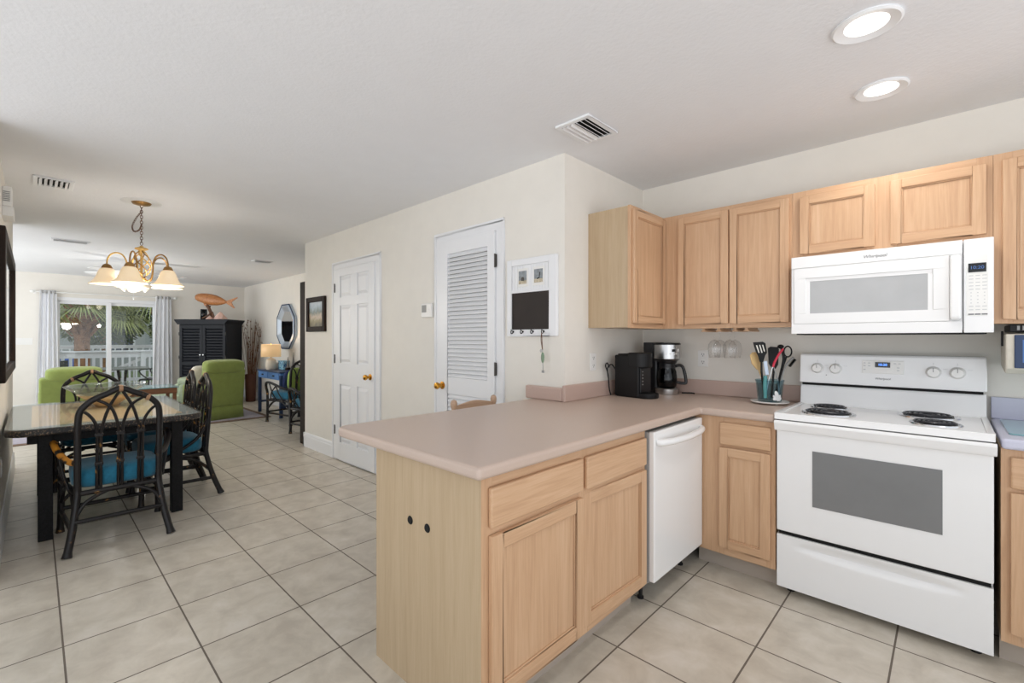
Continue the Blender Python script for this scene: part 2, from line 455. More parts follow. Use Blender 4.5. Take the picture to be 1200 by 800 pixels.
# ---- doors in the long wall
def casing(x0, x1, ztop, w):
    m = MB()
    for (a, b) in ((x0, x0+w), (x1-w, x1)):
        m.box(a, b, YD-.014, YD, 0, ztop-w)
        ao, ai = (a, b) if a == x0 else (b, a)
        m.box(ao, ao+(.02 if a == x0 else -.02), YD-.022, YD-.014, 0, ztop-.02)
    m.box(x0, x1, YD-.014, YD, ztop-w, ztop); m.box(x0, x1, YD-.022, YD-.014, ztop-.02, ztop)
    return m
def knob(root, x, z, y):
    m = MB().lathe([(.0, 0), (.030, 0), (.030, -.006), (.014, -.012), (.011, -.03), (.022, -.04), (.028, -.055), (.024, -.068), (.010, -.074), (0, -.074)], (x, y, z), 20, 'y')
    return m.build('knob', 'brass', root, smooth=True)
def hinges(root, x, zs, y):
    for z in zs:
        h = MB().box(x-.012, x+.012, y-.004, y, z-.045, z+.045).tube([(x, y-.008, z-.048), (x, y-.008, z+.048)], .006, 8)
        h.build('hinge', 'dark_steel', root)
d1 = thing('door_1', (-4.30, YD, 0), 'white six-panel door with brass knob beside the small framed picture', 'door', kind='structure')
casing(-4.795, -3.815, 2.13, .075).build('casing', 'trim_white', d1, bevel=.003)
m = MB().box(-4.717, -3.893, YD-.012, YD, .008, 2.055)                 # slab core
cols = [(-4.600, -4.362), (-4.236, -4.008)]; rows = [(.20, .82), (1.048, 1.655), (1.745, 1.97)]
fx0, fx1, fz0, fz1, y0, y1 = -4.705, -3.905, .012, 2.045, YD-.026, YD-.012
m.box(fx0, cols[0][0], y0, y1, fz0, fz1).box(cols[1][1], fx1, y0, y1, fz0, fz1)
zz = [fz0]+[v for r in rows for v in r]+[fz1]
for i in range(0, 8, 2): m.box(cols[0][0], cols[1][1], y0, y1, zz[i], zz[i+1])
for r in rows: m.box(cols[0][1], cols[1][0], y0, y1, r[0], r[1])
for c in cols:
    for r in rows:
        a, b, e, f = c[0]+.014, c[1]-.014, r[0]+.014, r[1]-.014; g = .028
        k = len(m.v); yb_, yf = YD-.012, YD-.025
        m.v += [(a, yb_, e), (b, yb_, e), (b, yb_, f), (a, yb_, f), (a+g, yf, e+g), (b-g, yf, e+g), (b-g, yf, f-g), (a+g, yf, f-g)]
        for q in ((4, 5, 6, 7), (0, 1, 5, 4), (1, 2, 6, 5), (2, 3, 7, 6), (3, 0, 4, 7)): m.face([k+i for i in q])
m.build('slab', 'trim_white', d1, bevel=.003)
knob(d1, -3.972, .932, YD-.026); hinges(d1, -4.722, (.324, 1.088, 1.853), YD-.018)
d2 = thing('door_2', (-2.58, YD, 0), 'white louvred closet door with brass knob beside the message board', 'door', kind='structure')
casing(-2.975, -2.200, 2.15, .075).build('casing', 'trim_white', d2, bevel=.003)
lx0, lx1, y0, y1 = -2.796, -2.346, YD-.030, YD-.004
m = MB().box(-2.897, lx0, y0, y1, .01, 2.07).box(lx1, -2.278, y0, y1, .01, 2.07)
for a, b in ((.01, .16), (.872, 1.003), (1.97, 2.07)): m.box(lx0, lx1, y0, y1, a, b)
m.build('slab', 'trim_white', d2, bevel=.003)
for z0, z1 in ((1.003, 1.97), (.16, .872)):
    m = MB(); nsl = int((z1-z0)/.0315); st = (z1-z0)/nsl; R = Matrix.Rotation(math.radians(52), 3, 'X')
    for i in range(nsl): m.obox(((lx0+lx1)/2, YD-.017, z0+st*(i+.5)), (lx1-lx0+.004, .034, .007), R)
    lp_ = m.build('louvre_panel', 'trim_white', d2); MB().box(lx0, lx1, YD-.003, YD-.001, z0, z1).build('closet_shade', 'grey_plastic', lp_)  # grey sheet behind the slats stands for the shade inside the closet
knob(d2, -2.856, .934, YD-.030); hinges(d2, -2.272, (.32, 1.09, 1.858), YD-.02)

# ---- sliding glass door
d3 = thing('door_3', (XF, 1.0, 0), 'white framed sliding glass door to the deck', 'sliding door', kind='structure')
m = MB()
x0, x1 = XF-.11, XF+.012
m.box(x0, x1, DY0, DY0+.06, 0, DZ).box(x0, x1, DY1-.06, DY1, 0, DZ).box(x0, x1, DY0+.06, DY1-.06, DZ-.06, DZ).box(x0, x1, DY0+.06, DY1-.06, 0, .05)
m.build('frame', 'trim_white', d3, bevel=.003)
for n_, (a, b, xo) in enumerate(((DY0+.05, 1.034, -.035), (.96, DY1-.05, -.075))):
    p = MB(); t = .035
    p.box(XF+xo-t/2, XF+xo+t/2, a, a+.07, .052, DZ-.062).box(XF+xo-t/2, XF+xo+t/2, b-.07, b, .052, DZ-.062)
    p.box(XF+xo-t/2, XF+xo+t/2, a+.07, b-.07, DZ-.115, DZ-.062).box(XF+xo-t/2, XF+xo+t/2, a+.07, b-.07, .052, .14)
    q = p.build('sash', 'trim_white', d3, bevel=.003)
    MB().box(XF+xo-.003, XF+xo+.003, a+.06, b-.06, .13, DZ-.10).build('pane', 'window_glass', q)

# ---- curtains and rod
rod = thing('curtain_rod', (XF+.09, 1.0, 2.125), 'white curtain rod above the sliding glass door', 'curtain rod')
MB().tube([(XF+.09, -.02, 2.125), (XF+.09, 2.02, 2.125)], .011, 12).build('pole', 'white_plastic', rod, smooth=True)
for y in (-.03, 2.03): MB().blob((XF+.09, y, 2.125), (.026, .03, .026)).build('finial', 'white_plastic', rod, smooth='all')
for y in (.0, 2.0): MB().box(XF, XF+.09, y-.008, y+.008, 2.115, 2.135).box(XF, XF+.01, y-.02, y+.02, 2.09, 2.16).build('bracket', 'white_plastic', rod)
def curtain(y0, y1, b0, b1, folds, label):
    m = MB(); nu, nv = folds*12, 10; x = XF+.09
    for s_, off in ((0, .0), (1, .004)):
        for i in range(nv+1):
            t = i/nv; z = 2.155-t*2.13
            a, b = y0+(b0-y0)*t, y1+(b1-y1)*t
            for j in range(nu+1):
                u = j/nu
                ph = u*folds*2*PI
                m.v.append((x+.035*math.sin(ph)*(1+.15*t)+.006*math.sin(ph*.5+3*t)+off, a+(b-a)*u+.008*math.sin(2*ph+1.2), z))
    w = nu+1; L = (nv+1)*w
    for s_ in (0, 1):
        for i in range(nv):
            for j in range(nu):
                q = (s_*L+i*w+j, s_*L+i*w+j+1, s_*L+(i+1)*w+j+1, s_*L+(i+1)*w+j); m.face(q if s_ else q[::-1])
    for i in range(nv):
        for j in (0, nu):
            m.face((i*w+j, (i+1)*w+j, L+(i+1)*w+j, L+i*w+j))
    o = thing('curtain', (x, (y0+y1)/2, 0), label, 'curtain', 'curtains at the sliding door')
    m.build('cloth', 'curtain_fabric', o, smooth='all')
    for k in range(folds*2):
        y = y0+(y1-y0)*(k+.5)/(folds*2)
        MB().lathe([(.017, -.004), (.027, -.004), (.027, .008), (.017, .008), (.017, -.004)], (x, y, 2.125), 14, 'y', close=True).build('grommet', 'steel', o)
    return o
curtain(.06, .27, .0, .30, 4, 'pale grey curtain hanging left of the sliding door beside the wall switch')
curtain(1.70, 1.95, 1.63, 1.98, 4, 'pale grey curtain hanging between sliding door and dark armoire')

# ---- ceiling fittings
def vent(loc, lx, ly, along, label, nsl):
    o = thing('ceiling_vent', loc, label, 'ceiling vent', 'ceiling vents'); x, y, z = loc; b = .026; t = .012
    m = MB().box(x-lx/2, x+lx/2, y-ly/2, y-ly/2+b, z-t, z).box(x-lx/2, x+lx/2, y+ly/2-b, y+ly/2, z-t, z)
    m.box(x-lx/2, x-lx/2+b, y-ly/2+b, y+ly/2-b, z-t, z).box(x+lx/2-b, x+lx/2, y-ly/2+b, y+ly/2-b, z-t, z)
    m.build('frame', 'trim_white', o, bevel=.003)
    MB().box(x-lx/2+b, x+lx/2-b, y-ly/2+b, y+ly/2-b, z-.003, z-.0005).build('duct', 'shadow_gap', o)
    ix, iy = lx-2*b, ly-2*b
    for k in range(nsl):
        f = (k+.5)/nsl-.5; s = MB()
        if along == 'y': s.obox((x+f*ix, y, z-.012), (.022, iy, .0022), Matrix.Rotation(math.radians(-42 if f < 0 else 42), 3, 'Y'))
        else: s.obox((x, y+f*iy, z-.012), (ix, .022, .0022), Matrix.Rotation(math.radians(42), 3, 'X'))
        s.build('vane', 'trim_white', o)
    return o
vent((-1.411, 2.152, CZ), .212, .30, 'y', 'white ceiling vent above the corner of the wall by the kitchen', 6)
vent((-4.675, .10, CZ), .26, .22, 'x', 'white ceiling vent beside the chandelier, nearest the long wall mirror', 6)
vent((-7.33, .30, CZ), .16, .34, 'y', 'white slot vent on ceiling beyond the chandelier, toward the left curtain', 3)
vent((-7.24, 2.40, CZ), .16, .26, 'y', 'white slot vent on ceiling in front of the wooden fish', 3)
def downlight(x, y, r, label):
    o = thing('recessed_light', (x, y, CZ), label, 'ceiling light', 'recessed kitchen lights')
    MB().lathe([(r*.98, 0), (r, -.006), (r*.93, -.011), (r*.84, -.008), (r*.62, -.002)], (x, y, CZ), 36, close=True).build('trim_ring', 'trim_white', o, smooth=True)
    MB().lathe([(0, -.005), (r*.45, -.0045), (r*.63, -.0025), (r*.63, -.0005), (0, -.0005)], (x, y, CZ), 36).build('lens', 'lens_glow', o)
    add_light('recessed_lamp', 'SPOT', (x, y, CZ-.03), 15, WARM, .08, (0, 0, 0), 2.5)
downlight(-.215, 2.162, .105, 'round recessed ceiling light nearer the camera of the two')
downlight(-.222, 2.768, .100, 'round recessed ceiling light nearer the cabinets of the two')

# ================================================================== kitchen
def cab_door(name, parent, face, u0, u1, z0, z1, w=.043, swing=None, panel='oak_z'):
    """framed door; face=(axis, plane, outward) ; stiles with vertical grain, rails horizontal"""
    ax, pl, out = face; t = .019; hz = 'oak_x' if ax == 'y' else 'oak_y'
    m = MB()
    def bx(a, b, c, d, n0, n1):
        n0, n1 = pl+out*n0, pl+out*n1
        if ax == 'y': m.box(a, b, n0, n1, c, d)
        else: m.box(n0, n1, a, b, c, d)
    m.use(0); bx(u0, u0+w, z0, z1, 0, t); bx(u1-w, u1, z0, z1, 0, t)
    m.use(1); bx(u0+w, u1-w, z0, z0+w, 0, t); bx(u0+w, u1-w, z1-w, z1, 0, t)
    m.use(0)
    g = .006                                                          # moulded inner lip
    for (a, b, c, d) in ((u0+w, u0+w+g, z0+w, z1-w), (u1-w-g, u1-w, z0+w, z1-w)): bx(a, b, c, d, 0, t-.006)
    m.use(1)
    for (a, b, c, d) in ((u0+w+g, u1-w-g, z0+w, z0+w+g), (u0+w+g, u1-w-g, z1-w-g, z1-w)): bx(a, b, c, d, 0, t-.006)
    m.use(2); bx(u0+w+g, u1-w-g, z0+w+g, z1-w-g, .002, t-.011)
    if swing:
        ang, hinge = swing
        H = Vector((pl, hinge, 0)) if ax == 'x' else Vector((hinge, pl, 0))
        m.xform(Matrix.Translation(H) @ Matrix.Rotation(ang, 4, 'Z') @ Matrix.Translation(-H))
    return m.build(name, ['oak_z', hz, panel], parent, bevel=.0025)
def drawer_front(parent, face, u0, u1, z0, z1):
    ax, pl, out = face; hz = 'oak_x' if ax == 'y' else 'oak_y'; m = MB()
    if ax == 'y': m.box(u0, u1, pl, pl+out*.019, z0, z1)
    else: m.box(pl, pl+out*.019, u0, u1, z0, z1)
    return m.build('drawer', hz, parent, bevel=.007, seg=3)
# -- upper cabinets
UZ0, UZ1 = 1.372, 2.13
c = thing('upper_cabinet', (-1.53, 2.97, UZ0), 'light oak upper cabinet with greenish side panel, on the short wall beside the corner', 'cabinet', 'upper cabinets')
MB().box(XS, -1.403, 2.592, YB, UZ0+.004, UZ1-.002).build('carcass', 'oak_panel', c)
m = MB().use(0).box(-1.403, -1.384, 2.588, 2.626, UZ0, UZ1).box(-1.403, -1.384, 3.028, 3.064, UZ0, UZ1).use(1).box(-1.403, -1.384, 2.626, 3.028, UZ0, UZ0+.04).box(-1.403, -1.384, 2.626, 3.028, UZ1-.04, UZ1)
m.build('face_frame', ['oak_z', 'oak_y'], c, bevel=.001)
cab_door('door', c, ('x', -1.384, 1), 2.604, 3.040, UZ0+.03, UZ1-.025)
def upper(x0, x1, z0, z1, doors, label, stiles):
    o = thing('upper_cabinet', ((x0+x1)/2, 3.2, z0), label, 'cabinet', 'upper cabinets')
    MB().box(x0+.001, x1-.001, 3.065, YB, z0+.004, z1-.002).build('carcass', 'oak_panel', o)
    m = MB().use(0)
    for a, b in stiles: m.box(a, b, 3.046, 3.065, z0, z1)
    m.use(1)
    for (a0, a1), (b0, b1) in zip(stiles[:-1], stiles[1:]):
        m.box(a1, b0, 3.046, 3.065, z0, z0+.035).box(a1, b0, 3.046, 3.065, z1-.035, z1)
    m.build('face_frame', ['oak_z', 'oak_x'], o, bevel=.001)
    for a, b, c_, d in doors: cab_door('door', o, ('y', 3.046, -1), a, b, c_, d)
    return o
upper(-1.383, -.629, UZ0, UZ1, [(-1.278, -.966, 1.400, 2.104), (-.957, -.643, 1.400, 2.104)], 'light oak two-door upper cabinet above the hanging wine glasses', [(-1.383, -1.250), (-.985, -.940), (-.660, -.629)])
upper(-.628, .140, 1.752, UZ1, [(-.592, -.268, 1.778, 2.094), (-.209, .119, 1.778, 2.094)], 'light oak low two-door upper cabinet directly above the white microwave', [(-.628, -.565), (-.300, -.180), (.090, .140)])
upper(.141, .90, UZ0, UZ1, [(.168, .50, 1.392, 2.096), (.515, .86, 1.392, 2.096)], 'light oak upper cabinet at the frame edge, above the small under-cabinet screen', [(.141, .20), (.47, .54), (.84, .90)])

# -- base cabinets
BT = .872
pc = thing('peninsula_cabinet', (-1.35, 1.55, 0), 'light oak peninsula base cabinet with two doors, two drawers and a plain end panel', 'base cabinet')
FX = -1.047
MB().box(-1.64, FX-.019, 1.018, 2.09, .105, BT-.004).box(-1.60, FX-.09, 1.018, 2.09, 0, .105).build('carcass', 'oak_panel', pc)
m = MB().use(0)
for a, b in ((1.0, 1.05), (1.535, 1.60), (2.065, 2.10)): m.box(FX-.019, FX, a, b, .105, BT)
m.use(1)
for a, b in ((1.05, 1.535), (1.60, 2.065)):
    for z0, z1 in ((.105, .15), (.66, .71), (.815, BT)): m.box(FX-.019, FX, a, b, z0, z1)
m.build('face_frame', ['oak_z', 'oak_y'], pc, bevel=.001)
for a, b in ((1.028, 1.548), (1.572, 2.085)): drawer_front(pc, ('x', FX, 1), a, b, .697, .828)
cab_door('door', pc, ('x', FX+.001, 1), 1.030, 1.546, .128, .672, .05)
cab_door('door', pc, ('x', FX+.001, 1), 1.576, 2.082, .128, .675, .05, swing=(math.radians(-2.2), 2.082))
ep = MB().box(-1.672, FX-.001, .998, 1.017, .0, BT).build('end_panel', 'oak_panel', pc)
for x in (-1.431, -1.326):
    MB().lathe([(0, -.004), (.013, -.004), (.016, -.001), (.016, .0), (0, .0)], (x, .998, .624), 20, 'y').build('hole_disc', 'shadow_gap', ep)  # black disc stands for the dark inside a round hole
MB().box(-1.672, -1.655, 1.0, 2.3, .0, BT).build('back_panel', 'oak_panel', pc)
MB().box(-1.13, -1.115, 1.018, 2.09, 0, .105).build('toe_kick', 'toekick_grey', pc)
# -- dishwasher
dw = thing('dishwasher', (-1.3, 2.40, 0), 'white dishwasher with curved bar handle, built in under the counter', 'dishwasher')
MB().box(-1.62, -1.06, 2.108, 2.702, .09, BT-.012).build('tub', 'grey_plastic', dw)
MB().box(-1.06, -1.030, 2.104, 2.706, .12, BT-.02).build('door_edge', 'grey_plastic', dw, bevel=.004)
MB().box(-1.030, -1.0, 2.104, 2.706, .128, BT-.018).build('door', 'white_enamel', dw, bevel=.006, seg=3)
pts = catmull([(-1.004, 2.135, .800), (-.985, 2.15, .800), (-.962, 2.25, .799), (-.953, 2.405, .798), (-.962, 2.56, .799), (-.985, 2.66, .800), (-1.004, 2.675, .800)], 6)
MB().tube(pts, .017, 12).build('handle', 'white_enamel', dw, smooth=True)
for y in (2.16, 2.64): MB().tube([(-1.10, y, 0), (-1.10, y, .1)], .010, 10).tube([(-1.10, y, 0), (-1.10, y, .01)], .016, 10).build('foot', 'black_plastic', dw)
MB().box(-1.16, -1.15, 2.108, 2.702, .0, .09).build('kick_plate', 'soft_black', dw)
# -- base cabinet between the corner and the range
YBF = 2.716
def base_cab(name, label, x0, x1, frame, drawers, doors, fill):
    o = thing(name, ((x0+x1)/2, 3.05, 0), label, 'base cabinet')
    MB().box(x0, x1, YBF+.02, YB-.01, .105, BT-.004).build('carcass', 'oak_panel', o)
    m = MB().use(0)
    for a, b in frame: m.box(a, b, YBF, YBF+.019, .105, BT)
    m.use(1)
    for (a0, a1), (b0, b1) in zip(frame[:-1], frame[1:]):
        for z0, z1 in ((.105, .16), (.69, .73), (.83, BT)): m.box(a1, b0, YBF, YBF+.019, z0, z1)
    m.build('face_frame', ['oak_z', 'oak_x'], o, bevel=.001)
    for a, b in drawers: drawer_front(o, ('y', YBF, -1), a, b, .718, .842)
    for a, b in doors: cab_door('door', o, ('y', YBF, -1), a, b, .150, .702, .045)
    MB().box(x0, x1, YBF+.075, YBF+.09, 0, .105).build('toe_kick', 'toekick_grey', o)
    return o
base_cab('corner_cabinet', 'light oak base cabinet with one drawer between dishwasher and range', -1.05, -.636, [(-1.045, -.885), (-.680, -.636)], [(-.905, -.655)], [(-.908, -.657)], None)
base_cab('sink_cabinet', 'light oak base cabinet at the frame edge, right of the range', .146, .95, [(.146, .20), (.90, .95)], [(.171, .93)], [(.171, .54), (.555, .93)], None)
# -- worktops
wt = thing('worktop', (-1.4, 2.3, BT), 'mauve laminate L-shaped worktop running over the peninsula into the corner', 'worktop')
r = .06
poly = [(-1.0, .945), (-1.0, 2.682), (-.632, 2.682), (-.632, YB-.001), (XS+.001, YB-.001), (XS+.001, YD-.002), (-1.935, YD-.002)]+[(-1.885-.0+.06*math.cos(a), .945+.06+.06*math.sin(a)) for a in [PI+PI/2*i/8 for i in range(9)]]
MB().prism(poly, BT, .914).build('slab', 'counter_laminate', wt, bevel=.014, seg=4)
MB().box(XS+.001, XS+.024, 2.298, YB-.001, .914, 1.016).build('splashback', 'splash_laminate', wt, bevel=.006)
MB().box(XS+.024, -.633, YB-.024, YB-.001, .914, 1.016).build('splashback', 'splash_laminate', wt, bevel=.006)
MB().box(-1.985, XS+.001, 2.296, YD-.002, .914, 1.0).build('splashback', 'splash_laminate', wt, bevel=.01)
wt2 = thing('sink_worktop', (.55, 3.0, BT), 'laminate worktop right of the range, tinted as in cool daylight', 'worktop')
MB().prism([(.146, 2.682), (.97, 2.682), (.97, YB-.001), (.146, YB-.001)], BT, .914).build('slab', 'daylit_laminate', wt2, bevel=.012, seg=4)
MB().box(.146, .97, YB-.024, YB-.001, .914, 1.02).build('splashback', 'daylit_laminate', wt2, bevel=.004)
tag(MB().prism(rrect(.172, .60, 2.80, 3.27, .02), .9145, .9205).build('cutting_board', 'board_glass', loc=(.39, 3.03, .9145), bevel=.001), 'teal glass cutting board lying on the worktop right of the range', 'cutting board')

# -- range
rg = thing('electric_range', (-.248, 3.0, 0), 'white freestanding electric range with coil burners', 'range')
RX0, RX1 = -.630, .130
MB().box(RX0+.004, RX1-.004, 2.735, YB-.03, .04, .88).build('body', 'white_enamel', rg, bevel=.003)
for x in (RX0+.05, RX1-.05):
    for y in (2.78, 3.25): MB().tube([(x, y, 0), (x, y, .05)], .018, 10).build('foot', 'black_plastic', rg)
# storage drawer with scooped grip
m = MB(); yf = 2.700; z0, z1 = .040, .306; cx_ = (RX0+RX1)/2
nx, nz = 40, 22
def scoop(x, z):
    u = (x-cx_)/.305
    if abs(u) >= 1: return 0
    zc = .262; h = .030*(1-u*u)**.5+.002; t = (z-zc)/h
    if t < -1.0 or t > 1.0: return 0
    return .022*(1-u*u)**.6*(1-abs(t))*1.0
for i in range(nz+1):
    z = z0+(z1-z0)*(i/nz if i < 12 else i/nz)
    for j in range(nx+1):
        x = RX0+.004+(RX1-RX0-.008)*j/nx; m.v.append((x, yf+scoop(x, z), z))
for i in range(nz):
    for j in range(nx): a = i*(nx+1)+j; m.face((a, a+1, a+nx+2, a+nx+1))
b0 = len(m.v); xa, xb = RX0+.004, RX1-.004
m.box(xa, xb, yf+.018, 2.735, z0, z1)
for (p, q) in (((xa, z0), (xb, z0)), ((xb, z0), (xb, z1)), ((xb, z1), (xa, z1)), ((xa, z1), (xa, z0))):
    m.quad((p[0], yf, p[1]), (q[0], yf, q[1]), (q[0], yf+.018, q[1]), (p[0], yf+.018, p[1]))
m.build('storage_drawer', 'white_enamel', rg, smooth=True)
MB().box(RX0+.01, RX1-.01, 2.712, 2.735, .306, .326).build('gap_strip', 'shadow_gap', rg)
od = MB().box(RX0+.003, RX1-.003, 2.697, 2.735, .326, .884).build('oven_door', 'white_enamel', rg, bevel=.006, seg=3)
MB().box(-.474, -.019, 2.6945, 2.697, .480, .753).build('window', 'oven_glass', od, bevel=.001)
prof = [(2.660, .850), (2.664, .842), (2.675, .840), (2.697, .846), (2.697, .868), (2.678, .872), (2.674, .884), (2.664, .894), (2.655, .892), (2.651, .880)]
MB().prism(prof, RX0+.001, RX1+.004, 'yz').build('handle', 'white_enamel', od, bevel=.003)
# cooktop: raised rim with sunk well
m = MB()
ZC = .930
m.box(RX0, RX1, 2.665, YB-.03, .897, ZC-.012)
for (a, b, c_, d) in ((RX0, RX1, 2.665, 2.69), (RX0, RX0+.022, 2.69, 3.22), (RX1-.022, RX1, 2.69, 3.22)): m.box(a, b, c_, d, ZC-.012, ZC)
m.box(RX0+.022, RX1-.022, 2.69, 3.22, ZC-.012, ZC-.007)
m.build('cooktop', 'white_enamel', rg, bevel=.005, seg=3)
# backguard: lower splash + slanted console
MB().prism([(3.215, .918), (3.232, .922), (3.250, 1.036), (YB-.03, 1.036), (YB-.03, .918)], RX0+.002, RX1-.002, 'yz').build('backsplash', 'white_enamel', rg, bevel=.003)
MB().box(RX0+.012, RX1-.012, 3.235, YB-.035, 1.034, 1.052).build('gap_strip', 'shadow_gap', rg)
SL = (3.248-3.222)/(1.210-1.048)
bgd = MB().prism([(3.222, 1.048), (3.240, 1.205), (3.248, 1.216), (YB-.04, 1.216), (YB-.03, 1.048)], RX0, RX1, 'yz').build('console', 'white_enamel', rg, bevel=.006, seg=3)
def cy_(z): return 3.222+(z-1.048)*.018/.157
for x in (-.543, -.457, -.056, .030):
    z = 1.134; y = cy_(z)
    k = MB().lathe([(0, 0), (.030, 0), (.029, -.004), (.025, -.008), (.0245, -.022), (.021, -.027), (0, -.028)], (x, y, z), 26, 'y').build('knob', 'white_plastic', bgd, smooth=True)
    MB().box(x-.0012, x+.0012, y-.0288, y-.0275, z+.002, z+.022).build('pointer', 'print_grey', bgd)
    q = MB().box(x-.001, x+.001, cy_(z+.042)-.0012, cy_(z+.042), z+.036, z+.048).box(x+.036, x+.052, y-.0006, y+.002, z+.016, z+.0172).build('dial_mark', 'print_light', bgd)
xa, xb = -.339, -.167; z0, z1 = 1.116, 1.186
ys = cy_(1.15)-.0035
MB().prism([(cy_(z0)-.004, z0), (cy_(z1)-.004, z1), (cy_(z1)+.004, z1), (cy_(z0)+.004, z0)], xa, xb, 'yz').build('keypad', 'white_plastic', bgd, bevel=.002)
MB().box(-.284, -.222, ys-.0035, ys+.002, 1.150, 1.178).build('clock', 'display_black', bgd)
text('clock_digits', '10:20', .017, (-.253, ys-.0042, 1.164), '-y', 'display_blue', bgd, .0003)
for x in [-.279+i*.0132 for i in range(6)]: MB().box(x, x+.0105, ys-.0022, ys+.001, 1.1275, 1.1325).build('key', 'print_grey', bgd)
for x, z in ((-.329, 1.172), (-.329, 1.157), (-.309, 1.172), (-.309, 1.157), (-.329, 1.137), (-.203, 1.172), (-.185, 1.172), (-.190, 1.150), (-.190, 1.136)):
    MB().box(x-.005, x+.005, cy_(z)-.0046, cy_(z)-.003, z-.0025, z+.0025).build('key', 'print_light', bgd)
text('logo', 'Whirlpool', .0155, (-.253, cy_(1.0885)-.001, 1.0885), '-y', 'print_grey', bgd, .0004, .25)
MB().lathe([(0, -.002), (.0025, -.002), (.0025, 0), (0, 0)], (-.500, cy_(1.096), 1.096), 10, 'y').build('indicator', 'print_grey', bgd)
# coil burners
def burner(x, y, r):
    z = ZC-.007
    d = MB().lathe([(r*.72, .0015), (r*1.0, .0015), (r*1.16, .007), (r*1.22, .0055), (r*1.24, .0)], (x, y, z), 40).build('drip_pan', 'chrome', rg, smooth=True)
    MB().lathe([(0, .001), (r*1.0, .001), (r*1.0, .002), (0, .002)], (x, y, z), 30).build('pan_floor', 'dark_steel', d)
    turns = 3.6; pts = []
    for i in range(150):
        t = i/149; a = t*turns*2*PI; rr = r*(.20+.80*t); pts.append((x+rr*math.cos(a), y+rr*math.sin(a), z+.0100))
    MB().tube(pts, .0050 if r > .08 else .0044, 7).build('coil', 'coil_black', d, smooth=True)
    s = MB()
    for k in range(3):
        a = k*2*PI/3+.4; s.bar((x, y, z+.006), (x+r*1.05*math.cos(a), y+r*1.05*math.sin(a), z+.006), .003, .006)
    s.build('support', 'dark_steel', d)
burner(-.465, 3.11, .072); burner(-.437, 2.868, .092); burner(-.072, 3.10, .092); burner(-.043, 2.850, .072)

# -- over-the-range microwave
mw = thing('microwave', (-.244, 3.15, 1.335), 'white over-the-range microwave above the electric range', 'microwave')
X0, X1, Z0, Z1, YF = -.617, .139, 1.332, 1.751, 2.965
MB().box(X0+.004, X1-.004, YF+.035, YB-.005, Z0+.012, Z1).build('case', 'white_enamel', mw, bevel=.002)
MB().box(X0+.02, X1-.02, YF+.02, YB-.03, Z0-.006, Z0+.012).build('underside_grille', 'soft_black', mw)
XP = -.000+.045                                                        # door / control panel split
dr = MB()
dr.box(X0, XP-.002, YF+.004, YF+.036, Z0, Z1)
# raised door field with a stepped opening
def ring(a0, a1, b0, b1, i, y0, y1):
    dr.box(a0, a1, y0, y1, b0, b0+i).box(a0, a1, y0, y1, b1-i, b1).box(a0, a0+i, y0, y1, b0+i, b1-i).box(a1-i, a1, y0, y1, b0+i, b1-i)
dr.box(X0, XP-.002, YF-.004, YF+.004, Z1-.062, Z1).box(X0, XP-.002, YF-.004, YF+.004, Z0, Z0+.052)
ring(X0+.012, .002, Z0+.054, Z1-.064, .055, YF-.004, YF+.004)
ring(X0+.067, -.020+.0-.033+.0, Z0+.068, Z1-.119, .018, YF-.000, YF+.0045)
dd = dr.build('door', 'white_enamel', mw, bevel=.003)
MB().box(X0+.085, -.054, YF+.0018, YF+.0046, Z0+.086, Z1-.137).build('window', 'microwave_glass', dd)
MB().prism([(YF-.030, Z0+.060), (YF-.034, Z0+.075), (YF-.034, Z1-.085), (YF-.030, Z1-.070), (YF+.004, Z1-.064), (YF+.004, Z0+.054)], .003, .039, 'yz').build('handle', 'white_enamel', dd, bevel=.008, seg=4)
pn = MB().box(XP+.002, X1, YF-.004, YF+.036, Z0, Z1).build('control_panel', 'white_enamel', mw, bevel=.003)
kp = MB().prism(rrect(XP+.010, X1-.018, Z0+.075, Z1-.070, .008), YF-.0055, YF-.003, 'xz').build('keypad', 'white_plastic', mw, bevel=.001)
MB().box(XP+.016, X1-.023, YF-.0075, YF-.005, Z1-.150, Z1-.110).build('display', 'display_black', kp)
text('display_digits', '10:20', .020, (XP+.043, YF-.0078, Z1-.130), '-y', 'display_dim', kp, .0002)
for r_ in range(11):
    for q_ in range(3):
        x = XP+.025+q_*.0205; z = Z1-.165-r_*.0152; w = .007 if r_ < 5 or r_ > 8 else .0022
        MB().box(x-w, x+w, YF-.0062, YF-.005, z-.0017, z+.0017).build('key', 'print_light', kp)
for q_ in range(3): MB().box(XP+.016+q_*.0205, XP+.034+q_*.0205, YF-.0062, YF-.005, Z1-.340, Z1-.334).build('key', 'print_grey', kp)
text('logo', 'Whirlpool', .022, (-.262, YF-.0048, Z1-.034), '-y', 'print_grey', mw, .0004, .25)

# -- under-cabinet screen
tv = thing('under_cabinet_screen', (.28, 3.2, 1.14), 'small beige screen with blue display hung under the cabinet at the frame edge', 'kitchen screen')
MB().box(.19, .52, 3.06, 3.33, 1.335, 1.366).build('mount', 'soft_black', tv, bevel=.003)
m = MB()
for k in range(16): m.box(.212+k*.016, .220+k*.016, 3.056, 3.062, 1.342, 1.362)
m.build('grille', 'grey_plastic', tv)
cs = MB().prism([(3.06, 1.172), (3.09, 1.148), (3.30, 1.17), (3.31, 1.33), (3.06, 1.326)], .178, .50, 'yz').build('case', 'cream_fabric', tv, bevel=.006)
MB().box(.204, .49, 3.052, 3.061, 1.175, 1.322).build('bezel', 'dark_blue_paint', tv, bevel=.003)
MB().box(.228, .40, 3.0505, 3.0525, 1.20, 1.30).build('display', 'display_dim', tv)
MB().prism([(3.16, 1.34), (3.20, 1.34), (3.20, 1.27), (3.17, 1.27)], .172, .178, 'yz').build('bracket', 'soft_black', tv)

